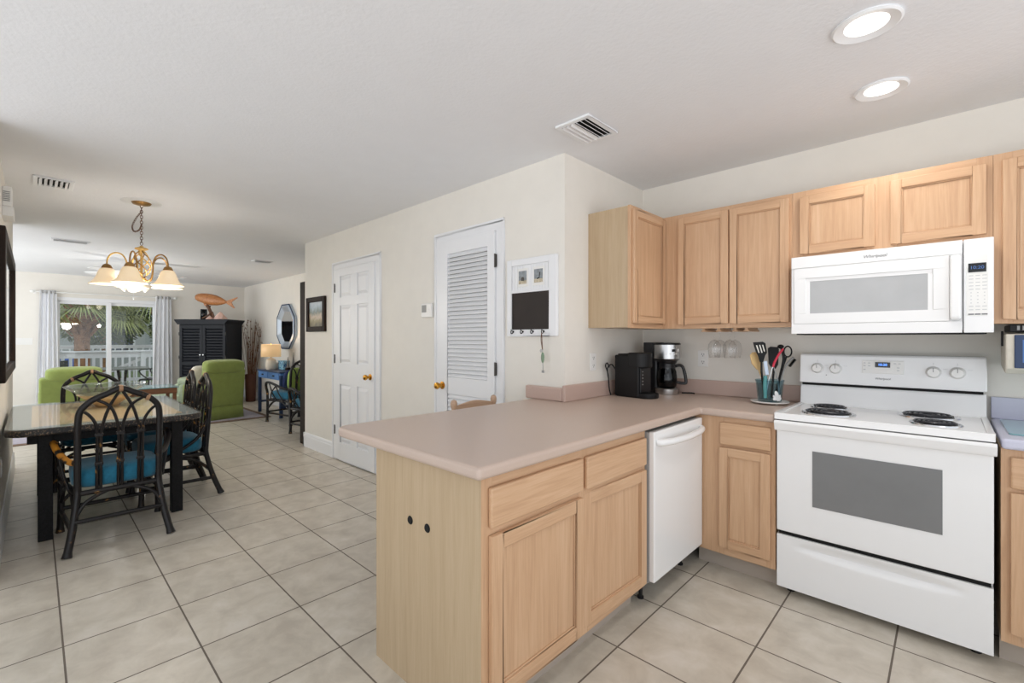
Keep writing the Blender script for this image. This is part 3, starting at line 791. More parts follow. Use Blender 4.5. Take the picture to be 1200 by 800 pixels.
def at(u, v, d):
    """a point of the photograph at depth d along the view, in metres of the room"""
    k = (u-576.5)/535.8; s = math.sqrt(.5)
    return Vector((-s*d*(1-k), s*d*(1+k), 1.3046-(v-396.8)*d/535.8))
# ================================================================== on the counter and the walls of the kitchen
def outlet(name, loc, facing, label, kind='socket'):
    o = thing(name, loc, label, 'outlet' if kind == 'socket' else 'light switch')
    x, y, z = loc; m = MB(); s = MB(); h = MB()
    def bx(mb, a, b, c, d, n0, n1):
        if facing == '+x': mb.box(x+n0, x+n1, y+a, y+b, z+c, z+d)
        elif facing == '-y': mb.box(x+a, x+b, y-n0, y-n1, z+c, z+d)
        elif facing == '+y': mb.box(x+a, x+b, y+n0, y+n1, z+c, z+d)
    if kind == 'socket':
        bx(m, -.036, .036, -.058, .058, 0, .005); m.build('plate', 'white_plastic', o, bevel=.002)
        for c in (-.026, .026):
            s = MB(); bx(s, -.017, .017, c-.016, c+.016, .005, .007); q = s.build('receptacle', 'white_plastic', o, bevel=.001)
            h = MB()
            for a in (-.008, .006): bx(h, a, a+.003, c-.002, c+.009, .0068, .0075)
            bx(h, -.003, .003, c-.011, c-.006, .0068, .0075); h.build('slot', 'shadow_gap', q)
    else:
        n = 4 if kind == 'four' else 1; w = .023*n+.024
        bx(m, -w, w, -.058, .058, 0, .005); m.build('plate', 'white_plastic', o, bevel=.002)
        for k in range(n):
            a = (k-(n-1)/2)*.046; s = MB(); bx(s, a-.005, a+.005, -.012, .012, .005, .012); s.build('toggle', 'white_plastic', o)
    return o
outlet('wall_outlet', (XS, 2.645, 1.150), '+x', 'white double outlet on the short wall, left of the black pod coffee machine')
outlet('wall_outlet', (-1.232, YB, 1.166), '-y', 'white double outlet behind the hanging wine glasses')
outlet('wall_outlet', (-4.36, -.155, .47), '+y', 'white double outlet low on the left wall beneath the table edge')
outlet('light_switch', (XF, .03-.17, 1.26), '+x', 'white multi-gang light switch on the far wall left of the curtain', 'four')

# pod coffee machine
pod = thing('pod_coffee_machine', (-1.51, 2.87, .914), 'matte black slim pod coffee machine in front of the drip coffee maker', 'coffee machine')
Rz = Matrix.Translation((-1.51, 2.87, 0)) @ Matrix.Rotation(math.radians(-7), 4, 'Z')
def podpart(name, mb, mat, bevel=.006, par=None): mb.xform(Rz); return mb.build(name, mat, par or pod, bevel=bevel, seg=3)
podpart('body', MB().box(-.105, .085, -.072, .072, .918, 1.196), 'soft_black', .01)
podpart('lid', MB().box(-.085, .06, -.06, .06, 1.196, 1.204), 'soft_black', .003)
hd = podpart('brew_head', MB().prism([(.0, -.074)]+[(.070+.052*math.cos(a), .074*math.sin(a)) for a in [-PI/2+PI*i/14 for i in range(15)]]+[(.0, .074)], 1.112, 1.212), 'soft_black', .01)
fp = podpart('front_panel', MB().box(.084, .092, -.058, .058, .95, 1.112), 'black_plastic', .003)
for k in range(5): podpart('button', MB().box(.091, .094, -.040, -.030, 1.085-k*.021, 1.091-k*.021), 'grey_plastic', 0, fp)
podpart('drip_tray', MB().prism([(.06, -.066)]+[(.120+.055*math.cos(a), .066*math.sin(a)) for a in [-PI/2+PI*i/14 for i in range(15)]]+[(.06, .066)], .916, .948), 'soft_black', .006)
podpart('foot', MB().box(-.095, .12, -.06, .06, .914, .919), 'black_plastic', 0)
cd_ = catmull([(-1.61, 2.80, 1.10), (-1.635, 2.79, 1.13), (-1.655, 2.775, 1.10), (-1.645, 2.77, 1.04), (-1.64, 2.775, .96), (-1.635, 2.785, .922)], 6)
MB().tube(cd_, .0045, 7).tube(catmull([(-1.655, 2.775, 1.08), (-1.66, 2.76, 1.12), (-1.645, 2.755, 1.14), (-1.635, 2.765, 1.11)], 5), .0045, 7).build('power_cord', 'soft_black', pod, smooth=True)
# drip coffee maker
cx_, cy0 = -1.413, 3.165
cm = thing('coffee_maker', (cx_, cy0, .914), 'stainless and black drip coffee maker with glass carafe in the corner', 'coffee maker')
MB().lathe([(.0, .914), (.076, .914), (.078, .920), (.078, .952), (.072, .958), (0, .958)], (cx_, cy0, 0), 32).build('warming_base', 'steel', cm, smooth=True)
MB().prism(rrect(cx_-.165, cx_-.055, cy0-.035, cy0+.090, .02), .914, 1.278).build('water_tank', 'black_plastic', cm, bevel=.004)
hz = MB().lathe([(.0, 1.152), (.074, 1.152), (.089, 1.165), (.089, 1.262), (.0, 1.262)], (cx_, cy0, 0), 36).build('brew_housing', 'steel', cm, smooth=True)
MB().lathe([(.0, 1.262), (.091, 1.262), (.091, 1.270), (.085, 1.276), (.0, 1.276)], (cx_, cy0, 0), 36).build('lid', 'black_plastic', cm, smooth=True)
MB().lathe([(.0, 1.132), (.062, 1.132), (.070, 1.152), (.0, 1.152)], (cx_, cy0, 0), 28).build('filter_rim', 'black_plastic', cm, smooth=True)
def facebox(name, ang, w, z0, z1, mat, r=.0885, t=.002):
    m = MB(); c = Vector((cx_+math.cos(ang)*r, cy0+math.sin(ang)*r, (z0+z1)/2)); m.obox(c, (t*2, w, z1-z0), Matrix.Rotation(ang, 3, 'Z')); return m.build(name, mat, hz, bevel=.001)
fa = math.radians(-32)
facebox('display', fa-.06, .028, 1.214, 1.232, 'display_black')
facebox('button', fa+.36, .012, 1.212, 1.234, 'white_plastic')
for k in (-.62, -.34, .02, .18, .34): facebox('button', fa+k, .009, 1.196, 1.203, 'white_plastic')
ca = MB().lathe([(.052, .960), (.066, .975), (.070, 1.02), (.064, 1.075), (.050, 1.110), (.052, 1.118), (.0485, 1.118), (.046, 1.108), (.060, 1.073), (.0665, 1.02), (.063, .978), (.050, .963), (0, .963)], (cx_, cy0, 0), 32).build('carafe', 'smoke_glass', cm, smooth='all')
MB().lathe([(.0, 1.116), (.056, 1.116), (.056, 1.128), (.048, 1.133), (0, 1.133)], (cx_, cy0, 0), 28).build('carafe_lid', 'black_plastic', ca, smooth=True)
MB().lathe([(.0535, 1.098), (.056, 1.098), (.054, 1.114), (.0515, 1.114)], (cx_, cy0, 0), 28).build('band', 'black_plastic', ca)
hdir = Vector((math.cos(math.radians(38)), math.sin(math.radians(38)), 0))
hp = [(.05, 1.110), (.085, 1.118), (.108, 1.105), (.122, 1.06), (.130, 1.005), (.122, .992), (.085, .994), (.066, 1.0)]
MB().tube(catmull([Vector((cx_, cy0, z))+hdir*r for r, z in hp], 4), .011, 8).build('carafe_handle', 'black_plastic', ca, smooth=True)
MB().tube(catmull([(-1.35, 3.27, .918), (-1.30, 3.30, .919), (-1.27, 3.29, .919)], 5), .005, 7).build('power_cord', 'soft_black', cm)

# utensil crock on a small plate
D = 2.76; kx = at(902, 470, D); kx = (kx.x, kx.y)
tr_ = tag(MB().lathe([(0, .921), (.093, .921), (.101, .926), (.101, .931), (.094, .928), (0, .927)], (kx[0], kx[1], 0), 36).build('trivet', 'white_plastic', smooth=True, loc=(kx[0], kx[1], .914)), 'round white footed trivet plate under the utensil crock', 'trivet')
for k in range(3):
    a = k*2*PI/3-.8; MB().lathe([(.0, .914), (.006, .914), (.008, .922), (0, .922)], (kx[0]+.07*math.cos(a), kx[1]+.07*math.sin(a), 0), 10).build('foot', 'white_plastic', tr_)
ck = thing('utensil_crock', (kx[0], kx[1], .93), 'blue glass crock with raised white shell, holding the kitchen utensils', 'utensil holder')
MB().lathe([(.060, .931), (.063, .934), (.073, 1.045), (.078, 1.056), (.075, 1.058), (.069, 1.048), (.058, .940), (.0, .938)], (kx[0], kx[1], 0), 32).build('vessel', 'blue_glass', ck, smooth=True)
vn = Vector((.707, -.707, 0)); vr = Vector((.707, .707, 0))
def dab(off, z, w, h, tilt=0, mat='white_enamel'):
    m = MB(); ang = off/.067; n_ = (vn*math.cos(ang)+vr*math.sin(ang)); p = Vector((kx[0], kx[1], z))+n_*(.0645+.009*(z-.94)/.11+.002)
    R = Matrix.Rotation(math.atan2(n_.y, n_.x), 3, 'Z') @ Matrix.Rotation(tilt, 3, 'X'); m.blob(p, (.004, w, h), 12, 8, R); return m
sh = MB(); q = [dab(.0, .975, .012, .024, .3), dab(.014, .955, .010, .022, -.5), dab(-.006, .950, .016, .010, .2), dab(.022, .948, .008, .014, -.8), dab(-.012, .962, .007, .012, .6)]
for k in q:
    b0 = len(sh.v); sh.v += k.v; sh.f += [tuple(i+b0 for i in f) for f in k.f]; sh.m += k.m
sh.build('shell_relief', 'white_enamel', ck, smooth='all')
def flat_uten(poly, holes, th, mat, d, label, name, handle=None, hr=.005, hmat=None):
    """a flat blade whose outline lies across the view at depth d, with a round handle into the crock"""
    o = thing(name, tuple(at(902, 466, D)), label, 'utensil', 'utensils in the crock')
    m = MB(); n_ = vn*(th/2)
    P = [at(u, v, d) for u, v in poly]; b = len(m.v)
    m.v += [tuple(p+n_) for p in P]+[tuple(p-n_) for p in P]; k = len(P)
    m.face(range(b, b+k)); m.face(list(range(b+k, b+2*k))[::-1])
    for i in range(k): j = (i+1) % k; m.face((b+i, b+j, b+k+j, b+k+i))
    bl = m.build('blade', mat, o, bevel=.001)
    for h in holes:
        P = [at(u, v, d) for u, v in h]; m = MB(); k = len(P); n2 = vn*(th/2+.0004)
        m.v += [tuple(p+n2) for p in P]+[tuple(p-n2) for p in P]; m.face(range(k)); m.face(list(range(k, 2*k))[::-1])
        for i in range(k): j = (i+1) % k; m.face((i, j, k+j, k+i))
        m.build('slot', 'wall_paint', bl)
    if handle: MB().tube(catmull([at(*h) for h in handle], 5), hr, 9).build('handle', hmat or mat, o, smooth=True)
    return o
flat_uten([(882.5, 401), (894, 400.2), (897, 402), (899, 413), (896.5, 417), (894.5, 424), (890.5, 424), (888.5, 417), (885.5, 411)], [[(885.8, 404.5), (887.2, 404.3), (890, 413), (888.8, 413.4)], [(889.4, 404), (890.8, 403.9), (893.6, 413), (892.3, 413.4)], [(893, 404), (894.3, 403.9), (896.4, 411.5), (895.2, 412)]], .004, 'soft_black', D-.02, 'black slotted turner leaning left, leftmost of the black utensils in the crock', 'slotted_turner', [(892.5, 422, D-.02), (893, 440, D-.02), (896, 466, D)], .0055)
flat_uten([(879, 416), (882, 412.5), (886, 412.5), (890, 418), (892, 428), (891, 434), (887, 433), (881, 426)], [], .007, 'wood_spoon', D+.02, 'pale wooden spoon at the left of the utensil crock', 'wooden_spoon', [(889, 432, D+.02), (894, 446, D+.01), (899, 466, D)], .005)
flat_uten([(900, 408), (903, 406), (911, 406.5), (913, 409), (912, 427), (909, 432), (905, 432), (901, 426)], [], .004, 'soft_black', D+.025, 'black solid turner standing in the middle of the crock', 'turner', [(907, 430, D+.025), (906, 445, D+.02), (904, 466, D)], .006)
lad = thing('ladle', tuple(at(902, 466, D)), 'black nylon ladle with round bowl behind the red tongs', 'utensil', 'utensils in the crock')
MB().blob(at(915, 406, D+.02), (.018, .018, .013), 14, 8).build('bowl', 'soft_black', lad, smooth='all')
MB().tube(catmull([at(916, 408, D+.02), at(918.5, 420, D+.015), at(915, 438, D+.015), at(908, 466, D)], 5), .0075, 9).build('handle', 'soft_black', lad, smooth=True)
rng = thing('masher', tuple(at(902, 466, D)), 'black looped utensil handle at the right of the crock', 'utensil', 'utensils in the crock')
MB().tube([at(923.3+4.6*math.cos(a), 411.8+6.2*math.sin(a), D+.012) for a in [2*PI*i/20 for i in range(20)]], .0042, 8, closed=True).build('loop', 'soft_black', rng, smooth=True)
MB().tube(catmull([at(922, 417, D+.012), at(917, 432, D+.01), at(909, 466, D)], 5), .0055, 8).build('handle', 'soft_black', rng, smooth=True)
brs = thing('dish_brush', tuple(at(902, 466, D)), 'grey handled brush with black bristles tilting right out of the crock', 'utensil', 'utensils in the crock')
MB().tube(catmull([at(930, 418.5, D), at(922, 427, D), at(917, 440, D), at(911, 466, D)], 5), [.0065]*6+[.005]*10, 8).build('handle', 'grey_plastic', brs, smooth=True)
m = MB()
for k in range(8):
    t = k/7; p = at(930.5-6*t, 420.5+7.5*t, D)
    for s_ in (-.006, 0, .006):
        e = vn*s_; m.tube([p+e, p+e+vr*.010+Vector((0, 0, -.008))], .0022, 5)
m.build('bristles', 'soft_black', brs)
tg = thing('tongs', tuple(at(902, 466, D)), 'steel tongs with red silicone grip in the front of the crock', 'utensil', 'utensils in the crock')
MB().tube(catmull([at(918, 408.5, D-.04), at(913, 415, D-.04), at(908, 424, D-.04), at(906, 430, D-.04)], 5), [.005]+[.0065]*14+[.006], 10).build('grip', 'red_silicone', tg, smooth=True)
for e in ((898.5, 458), (913, 462)):
    MB().tube([at(906, 428, D-.04), at((906+e[0])/2+(2 if e[0] > 900 else -1), 444, D-.035), at(e[0], e[1], D-.03)], .0034, 8).build('arm', 'steel', tg, smooth=True)
spt = thing('spatula', tuple(at(902, 466, D)), 'teal handled spatula with pale blade at the left of the crock', 'utensil', 'utensils in the crock')
MB().tube([at(897, 440, D-.045), at(896.5, 452, D-.045), at(897, 466, D-.04)], [.010, .011, .009], 10).build('handle', 'teal_plastic', spt, smooth=True)
MB().obox(at(898, 431, D-.03), (.004, .022, .085), Matrix.Rotation(math.radians(-45), 3, 'Z') @ Matrix.Rotation(.15, 3, 'X')).build('blade', 'silver_leaf', spt, bevel=.002)

# wine glasses hanging from a rack under the cabinet
rk = thing('stemware_rack', (-1.03, 3.2, 1.372), 'narrow oak rack under the cabinet holding the hanging wine glasses', 'glass rack')
for x in (-1.133, -1.041, -.945, -.88):
    MB().box(x-.009, x+.009, 3.09, 3.30, 1.358, 1.3725).box(x-.016, x+.016, 3.09, 3.30, 1.350, 1.358).build('rail', 'oak_y', rk, bevel=.001)
def wineglass(x, y, label):
    o = thing('wine_glass', (x, y, 1.21), label, 'wine glass', 'hanging wine glasses'); C_ = (x, y, 0)
    MB().lathe([(0, 1.362), (.034, 1.3635), (.034, 1.3655), (.004, 1.367), (0, 1.367)], C_, 24).build('foot', 'clear_glass', o, smooth='all')
    MB().tube([(x, y, 1.364), (x, y, 1.300)], [.0045, .0036], 10).build('stem', 'clear_glass', o, smooth=True)
    MB().lathe([(.004, 1.300), (.022, 1.290), (.036, 1.268), (.040, 1.240), (.036, 1.205), (.031, 1.180), (.0302, 1.180), (.035, 1.205), (.039, 1.240), (.035, 1.267), (.0215, 1.288), (0, 1.296)], C_, 26).build('bowl', 'clear_glass', o, smooth='all')
wineglass(-1.087, 3.15, 'clear wine glass hanging upside down, front left of the four under the cabinet')
wineglass(-.993, 3.15, 'clear wine glass hanging upside down, front right of the four under the cabinet')
wineglass(-1.087, 3.25, 'clear wine glass hanging upside down, rear left of the four under the cabinet')
wineglass(-.993, 3.25, 'clear wine glass hanging upside down, rear right of the four under the cabinet')

# thermostat
th = thing('thermostat', (-3.08, YD, 1.54), 'small white thermostat with grey screen beside the louvred door', 'thermostat')
MB().box(-3.150, -3.004, YD-.026, YD, 1.482, 1.600).build('case', 'white_plastic', th, bevel=.008, seg=3)
MB().box(-3.137, -3.075, YD-.0275, YD-.024, 1.525, 1.585).build('screen', 'grey_plastic', th, bevel=.001)
for k in range(2): MB().box(-3.055, -3.035, YD-.029, YD-.025, 1.535+k*.03, 1.553+k*.03).build('button', 'white_plastic', th, bevel=.002)
# message board
mbd = thing('message_board', (-1.944, YD, 1.32), 'white beadboard message board with blackboard, two beach photos and hooks', 'message board')
a0, a1, z0, z1 = -2.155, -1.735, 1.322, 1.838; yb0 = YD-.018
MB().box(a0, a1, yb0, YD, z0, z1).build('backing', 'trim_white', mbd, bevel=.003)
m = MB()
for k in range(14): m.box(a0+.045+k*.0237, a0+.045+k*.0237+.0215, yb0-.003, yb0, 1.628, z1-.045)
m.build('beadboard', 'trim_white', mbd, bevel=.001)
m = MB().box(a0, a0+.042, yb0-.010, yb0, z0, z1).box(a1-.055, a1, yb0-.010, yb0, z0, z1).box(a0+.042, a1-.055, yb0-.010, yb0, z1-.042, z1).box(a0+.042, a1-.055, yb0-.010, yb0, z0, 1.366).box(a0+.042, a1-.055, yb0-.010, yb0, 1.612, 1.630)
m.build('frame', 'trim_white', mbd, bevel=.003)
MB().box(a0+.042, a1-.055, yb0-.004, yb0, 1.366, 1.612).build('blackboard', 'chalk_slate', mbd)
for i, (p0, p1) in enumerate(((-2.048, -1.979), (-1.914, -1.843))):
    f = MB().box(p0-.012, p1+.012, yb0-.007, yb0-.002, 1.652, 1.774).build('photo_mount', 'white_plastic', mbd, bevel=.001)
    MB().box(p0, p1, yb0-.0085, yb0-.0065, 1.67, 1.757).build('photo', 'photo_sea', f)
    MB().box(p0, p1, yb0-.0090, yb0-.0082, 1.67, 1.694).build('photo_sand', 'photo_sand', f)
    if i: MB().prism([(p0+.022, 1.69), (p0+.046, 1.695), (p0+.052, 1.735), (p0+.044, 1.735), (p0+.040, 1.703), (p0+.024, 1.700)], yb0-.0094, yb0-.0088, 'xz').build('photo_figure', 'black_plastic', f)
    else: MB().prism(arc(p0+.036, 1.703, .014, 0, PI, 8)+[(p0+.022, 1.69), (p0+.05, 1.69)], yb0-.0094, yb0-.0088, 'xz').build('photo_figure', 'dark_steel', f)
for x in (-2.095, -2.009, -1.921, -1.832):
    m = MB().lathe([(0, -.004), (.007, -.003), (.007, 0), (0, 0)], (x, yb0-.010, 1.352), 12, 'y')
    m.tube(catmull([(x, yb0-.012, 1.352), (x, yb0-.020, 1.342), (x+.002, yb0-.034, 1.340), (x+.004, yb0-.040, 1.352), (x+.005, yb0-.038, 1.358)], 4), .0032, 7)
    m.tube(catmull([(x, yb0-.012, 1.354), (x-.004, yb0-.022, 1.360), (x-.007, yb0-.028, 1.367)], 4), .0028, 7)
    m.build('hook', 'soft_black', mbd, smooth=True)
ky = thing('key_lanyard', (-1.829, YD-.05, 1.34), 'key lanyard with green charms hanging from the rightmost hook', 'keys')
yk = YD-.055
MB().tube(catmull([(-1.829, yk, 1.343), (-1.836, yk+.004, 1.30), (-1.833, yk+.008, 1.26), (-1.829, yk+.012, 1.225)], 5), .0028, 6).tube(catmull([(-1.827, yk, 1.343), (-1.828, yk+.004, 1.30), (-1.829, yk+.008, 1.26), (-1.829, yk+.012, 1.225)], 5), .0022, 6).build('cord', 'driftwood', ky)
MB().blob((-1.829, yk+.012, 1.185), (.013, .008, .035), 12, 8).build('charm', 'key_green', ky, smooth='all')
MB().lathe([(.008, -.002), (.012, -.002), (.012, .002), (.008, .002)], (-1.838, yk+.010, 1.228), 14, 'y').build('ring', 'steel', ky)
MB().tube([(-1.829, yk+.013, 1.152), (-1.828, yk+.014, 1.10)], .0024, 6).box(-1.837, -1.820, yk+.011, yk+.017, 1.088, 1.104).build('tassel', 'grey_plastic', ky)
# small framed picture beside door
painting_mat('landscape_print', [(.0, lin((96, 88, 66))), (.25, lin((150, 138, 104))), (.42, lin((196, 178, 158))), (.6, lin((122, 132, 124))), (.8, lin((168, 182, 192))), (1, lin((196, 204, 210)))], 2, .06, .34, .55)
pf = thing('framed_picture', (-5.21, YD, 1.388), 'small landscape picture in a dark wooden frame left of the six-panel door', 'picture')
p0, p1, z0, z1, w = -5.455, -4.965, 1.388, 1.790, .058
for (a, b, c, d) in ((p0, p0+w, z0, z1), (p1-w, p1, z0, z1), (p0+w, p1-w, z1-w, z1), (p0+w, p1-w, z0, z0+w)):
    MB().box(a, b, YD-.032, YD, c, d).build('frame', 'dark_wood', pf, bevel=.006)
MB().box(p0+w, p1-w, YD-.012, YD, z0+w, z1-w).build('print', 'landscape_print', pf)

# ================================================================== stool behind the peninsula
st = thing('wooden_chair', (-2.12, 1.965, 0), 'light wooden chair with round finials tucked behind the peninsula', 'chair')
for y in (1.795, 2.135):
    MB().lathe([(.017, 0), (.019, .1), (.018, .42), (.017, .86), (.014, .878), (.019, .89), (.021, .912), (.016, .93), (.0, .937)], (-2.12, y, 0), 16).build('post', 'stool_oak', st, smooth=True)
    MB().lathe([(.014, 0), (.018, .1), (.019, .40), (.017, .44)], (-1.76, y+(.02 if y < 2 else -.02), 0), 14).build('leg', 'stool_oak', st, smooth=True)
    MB().tube([(-2.12, y, .2), (-1.76, y+(.02 if y < 2 else -.02), .2)], .01, 8).tube([(-2.12, y, .32), (-1.76, y+(.02 if y < 2 else -.02), .32)], .01, 8).build('stretcher', 'stool_oak', st)
for zc in (.893, .72, .58):
    top = [(1.795+.34*i/16, zc+.002+.022*math.sin(PI*i/16)**1.5) for i in range(17)]
    MB().prism(top+[(2.135, zc-.055), (1.795, zc-.055)], -2.128, -2.112, 'yz').build('back_slat', 'stool_oak', st, bevel=.003)
MB().prism(rrect(-2.13, -1.74, 1.80, 2.13, .03), .43, .462).build('seat', 'stool_oak', st, bevel=.008)

# ================================================================== dining set
def rattan_chair(loc, rz, label, arms, group, bare=False):
    o = thing('rattan_chair', (0, 0, 0), label, 'chair', group); S = 1
    def T(name, paths, r, mat='rattan_black', n=9, par=None):
        m = MB()
        for p in paths: m.tube(catmull(p, 5) if len(p) > 2 else p, r, n)
        return m.build(name, mat, par or o, smooth=True)
    yb = lambda z: -.215-.05*max(0, (z-.35))/.65
    B = lambda x, z: (x, yb(z), z)
    T('back_frame', [[B(-.205, .33), B(-.205, .60), B(-.204, .79), B(-.190, .868), B(-.135, .925), B(-.06, .962), B(0, .990), B(.06, .962), B(.135, .925), B(.190, .868), B(.204, .79), B(.205, .60), B(.205, .33)]], .0185, n=11)
    for s in (-1, 1):
        T('leg', [[(s*.205, -.215, .40), (s*.207, -.222, .33), (s*.228, -.262, .16), (s*.258, -.318, 0)]], [.02]*5+[.0195]*5+[.021]*5+[.027])
        fx = .265 if arms else .225
        T('leg', [[(s*fx, .215, .44 if not arms else .40), (s*fx, .215, .2), (s*(fx+.005), .222, 0)]], [.019]*5+[.019]*5+[.025])
    for x in (-.105, 0, .105):
        d = .0095
        for s in (-1, 1):
            if x == 0: tail = [(s*.022, .795), (s*.055, .878), (s*.125, .928)]
            elif (x < 0) == (s > 0): tail = [(x+s*.024, .795), (x+s*.050, .878), (math.copysign(.006, x), .975)]
            else: tail = [(x+s*.020, .780), (x+s*.052, .835), (x+s*.096, .872)]
            T('spindle', [[B(x+s*d, .345), B(x+s*d, .55), B(x+s*d, .71)]+[B(*t) for t in tail]], .0092, n=7)
    for x in (-.105, 0, .105):
        for z in (.70, .52): MB().obox((x, yb(z), z), (.044, .026, .022)).build('binding', 'rattan_black', o, bevel=.006)
    for x, z in ((0, .988), (.14, .922)): MB().tube([(x-.010, yb(z), z), (x+.010, yb(z), z-(.006 if x > 0 else -.006)*(x != 0))], .0215, 10).build('leather_tie', 'rattan_tie', o, smooth=True)
    # seat frame
    f = .265 if arms else .225
    T('seat_rail', [[(-.205, -.215, .345), (.205, -.215, .345)], [(-f, .215, .345), (f, .215, .345)], [(-.205, -.215, .345), (-f, .215, .345)], [(.205, -.215, .345), (f, .215, .345)]], .017)
    T('stretcher', [[(-.228, -.262, .185), (.228, -.262, .185)], [(-f, .215, .16), (f, .215, .16)]]+[[(s*.232, -.27, .14), (s*f, .218, .14)] for s in (-1, 1)], .0135)
    T('brace', [[(-.222, -.25, .20), (-.17, -.235, .285), (-.08, -.22, .333), (-.02, -.216, .34)], [(.222, -.25, .20), (.17, -.235, .285), (.08, -.22, .333), (.02, -.216, .34)],
                [(-f, .215, .20), (-.18, .215, .29), (-.08, .215, .335)], [(f, .215, .20), (.18, .215, .29), (.08, .215, .335)]]+
      [[(s*.22, -.24, .22), (s*.226, -.12, .31), (s*.236, -.02, .34)] for s in (-1, 1)]+[[(s*f, .21, .20), (s*(f-.01), .13, .30), (s*.25*f/.265, .04, .34)] for s in (-1, 1)], .0115)
    cu = MB(); w = .222 if arms else .205
    cu.blob((0, .015, .425), (w+.012, .225, .068), 28, 12, None, .42)
    cu.build('seat_cushion', 'teal_fabric', o, smooth='all')
    if arms:
        for s in (-1, 1):
            pth = [(s*.205, -.222, .535), (s*.25, -.15, .545), (s*.292, -.02, .595), (s*.305, .09, .625), (s*.302, .175, .62), (s*.285, .222, .56), (s*.266, .218, .46), (s*.265, .215, .38)]
            T('arm', [pth], .0185, 'rattan_bare' if (bare and s < 0) else 'rattan_black', 10)
            T('arm_lattice', [[(s*.240, -.12, .355), (s*.268, -.06, .46), (s*.288, -.02, .585)], [(s*.25, .02, .355), (s*.285, .07, .47), (s*.300, .12, .615)], [(s*.258, .15, .36), (s*.29, .08, .47), (s*.288, -.03, .59)]], .0095)
    else:
        for s in (-1, 1):
            T('hip_brace', [[(s*.205, -.232, .64), (s*.235, -.16, .50), (s*.24, -.04, .41), (s*.232, .06, .36)]], .013)
    o.location = loc; o.rotation_euler = (0, 0, rz); return o
G = 'black rattan dining chairs'
c0 = rattan_chair((-4.02, .392, 0), PI/2, 'black rattan armchair with teal cushion at the near end of the dining table', True, G, True)
c1 = rattan_chair((-4.62, .80, 0), PI, 'black rattan side chair on the long side of the table, nearer the camera', False, G)
dup(c1, 'black rattan side chair on the long side of the table, beside the green armchair', (-5.14, .80, 0), math.radians(177), G)
c3 = rattan_chair((-5.60, .392, 0), -PI/2, 'black rattan armchair at the far end of the dining table, facing the camera', True, G)

tb = thing('dining_table', (-4.77, .39, 0), 'black woven dining table with glass top over blonde panels', 'table')
TX0, TX1, TY0, TY1 = -5.53, -4.0, -.135, .915
MB().prism(rrect(TX0, TX1, TY0, TY1, .11, 8), .698, .742).build('top_edge', 'woven_black', tb, bevel=.012, seg=3)
MB().prism(rrect(TX0+.02, TX1-.02, TY0+.02, TY1-.02, .09, 8), .742, .7425).build('border_panel', 'grey_sheen_weave', tb)
MB().box(TX0+.13, TX1-.12, TY0+.12, TY1-.12, .7425, .743).build('inset_panel', 'blonde_weave', tb)
MB().prism(rrect(TX0+.004, TX1-.004, TY0+.004, TY1-.004, .108, 8), .7435, .7495).build('glass_top', 'table_glass', tb, bevel=.001)
MB().box(TX0+.16, TX1-.16, TY0+.10, TY0+.125, .63, .698).box(TX0+.16, TX1-.16, TY1-.145, TY1-.12, .63, .698).box(TX0+.13, TX0+.155, TY0+.12, TY1-.14, .63, .698).box(TX1-.165, TX1-.14, TY0+.12, TY1-.14, .63, .698).build('apron', 'woven_leg', tb)
for x in (TX0+.14, TX1-.155):
    for y in (.05, .762): MB().box(x-.034, x+.034, y-.036, y+.036, 0, .698).build('leg', 'woven_leg', tb, bevel=.004)
bw = thing('centre_bowl', (-4.93, .43, .75), 'wide shallow glass bowl with tan base in the middle of the dining table', 'bowl')
bx_, by_ = -5.0, .43
MB().lathe([(.06, .752), (.16, .835), (.262, .905), (.275, .918), (.268, .921), (.252, .912), (.15, .846), (.05, .766), (0, .764)], (bx_, by_, 0), 48).build('basin', 'silver_glass', bw, smooth='all')
MB().lathe([(0, .75), (.075, .75), (.080, .756), (.14, .806), (.195, .848), (.185, .845), (.13, .806), (.05, .764), (0, .764)], (bx_, by_, -.0006), 40).build('base', 'bowl_tan', bw, smooth='all')

# ---- left wall pieces
painting_mat('mirror_print', [(0, lin((190, 188, 182))), (1, lin((214, 212, 206)))], 2, 0, 1, .4)
lm = thing('wall_mirror', (-4.95, -.155, 1.05), 'long mirror in a dark wooden frame on the left wall above the table', 'mirror')
mx0, mx1, mz0, mz1 = -5.95, -3.95, 1.04, 1.975
for (a, b, c, d) in ((mx0, mx0+.10, mz0, mz1), (mx1-.10, mx1, mz0, mz1), (mx0+.10, mx1-.10, mz1-.07, mz1), (mx0+.10, mx1-.10, mz0, mz0+.07)):
    MB().box(a, b, -.155, -.120, c, d).build('frame', 'dark_wood', lm, bevel=.006)
MB().box(mx0+.10, mx1-.10, -.155, -.140, mz0+.07, mz1-.07).build('glass', 'mirror_silver', lm)
ch = thing('chime_box', (-4.62, -.155, 2.14), 'white chime box high on the left wall above the mirror', 'chime box')
MB().box(-4.72, -4.50, -.155, -.100, 2.135, 2.20).build('base', 'white_plastic', ch, bevel=.004)
m = MB().box(-4.66, -4.50, -.155, -.108, 2.20, 2.335)
m.build('cover', 'white_plastic', ch, bevel=.006)
m = MB()
for k in range(6): m.box(-4.499, -4.497, -.15+.0, -.118, 2.235+k*.012, 2.241+k*.012)
m.build('grille', 'grey_plastic', ch)

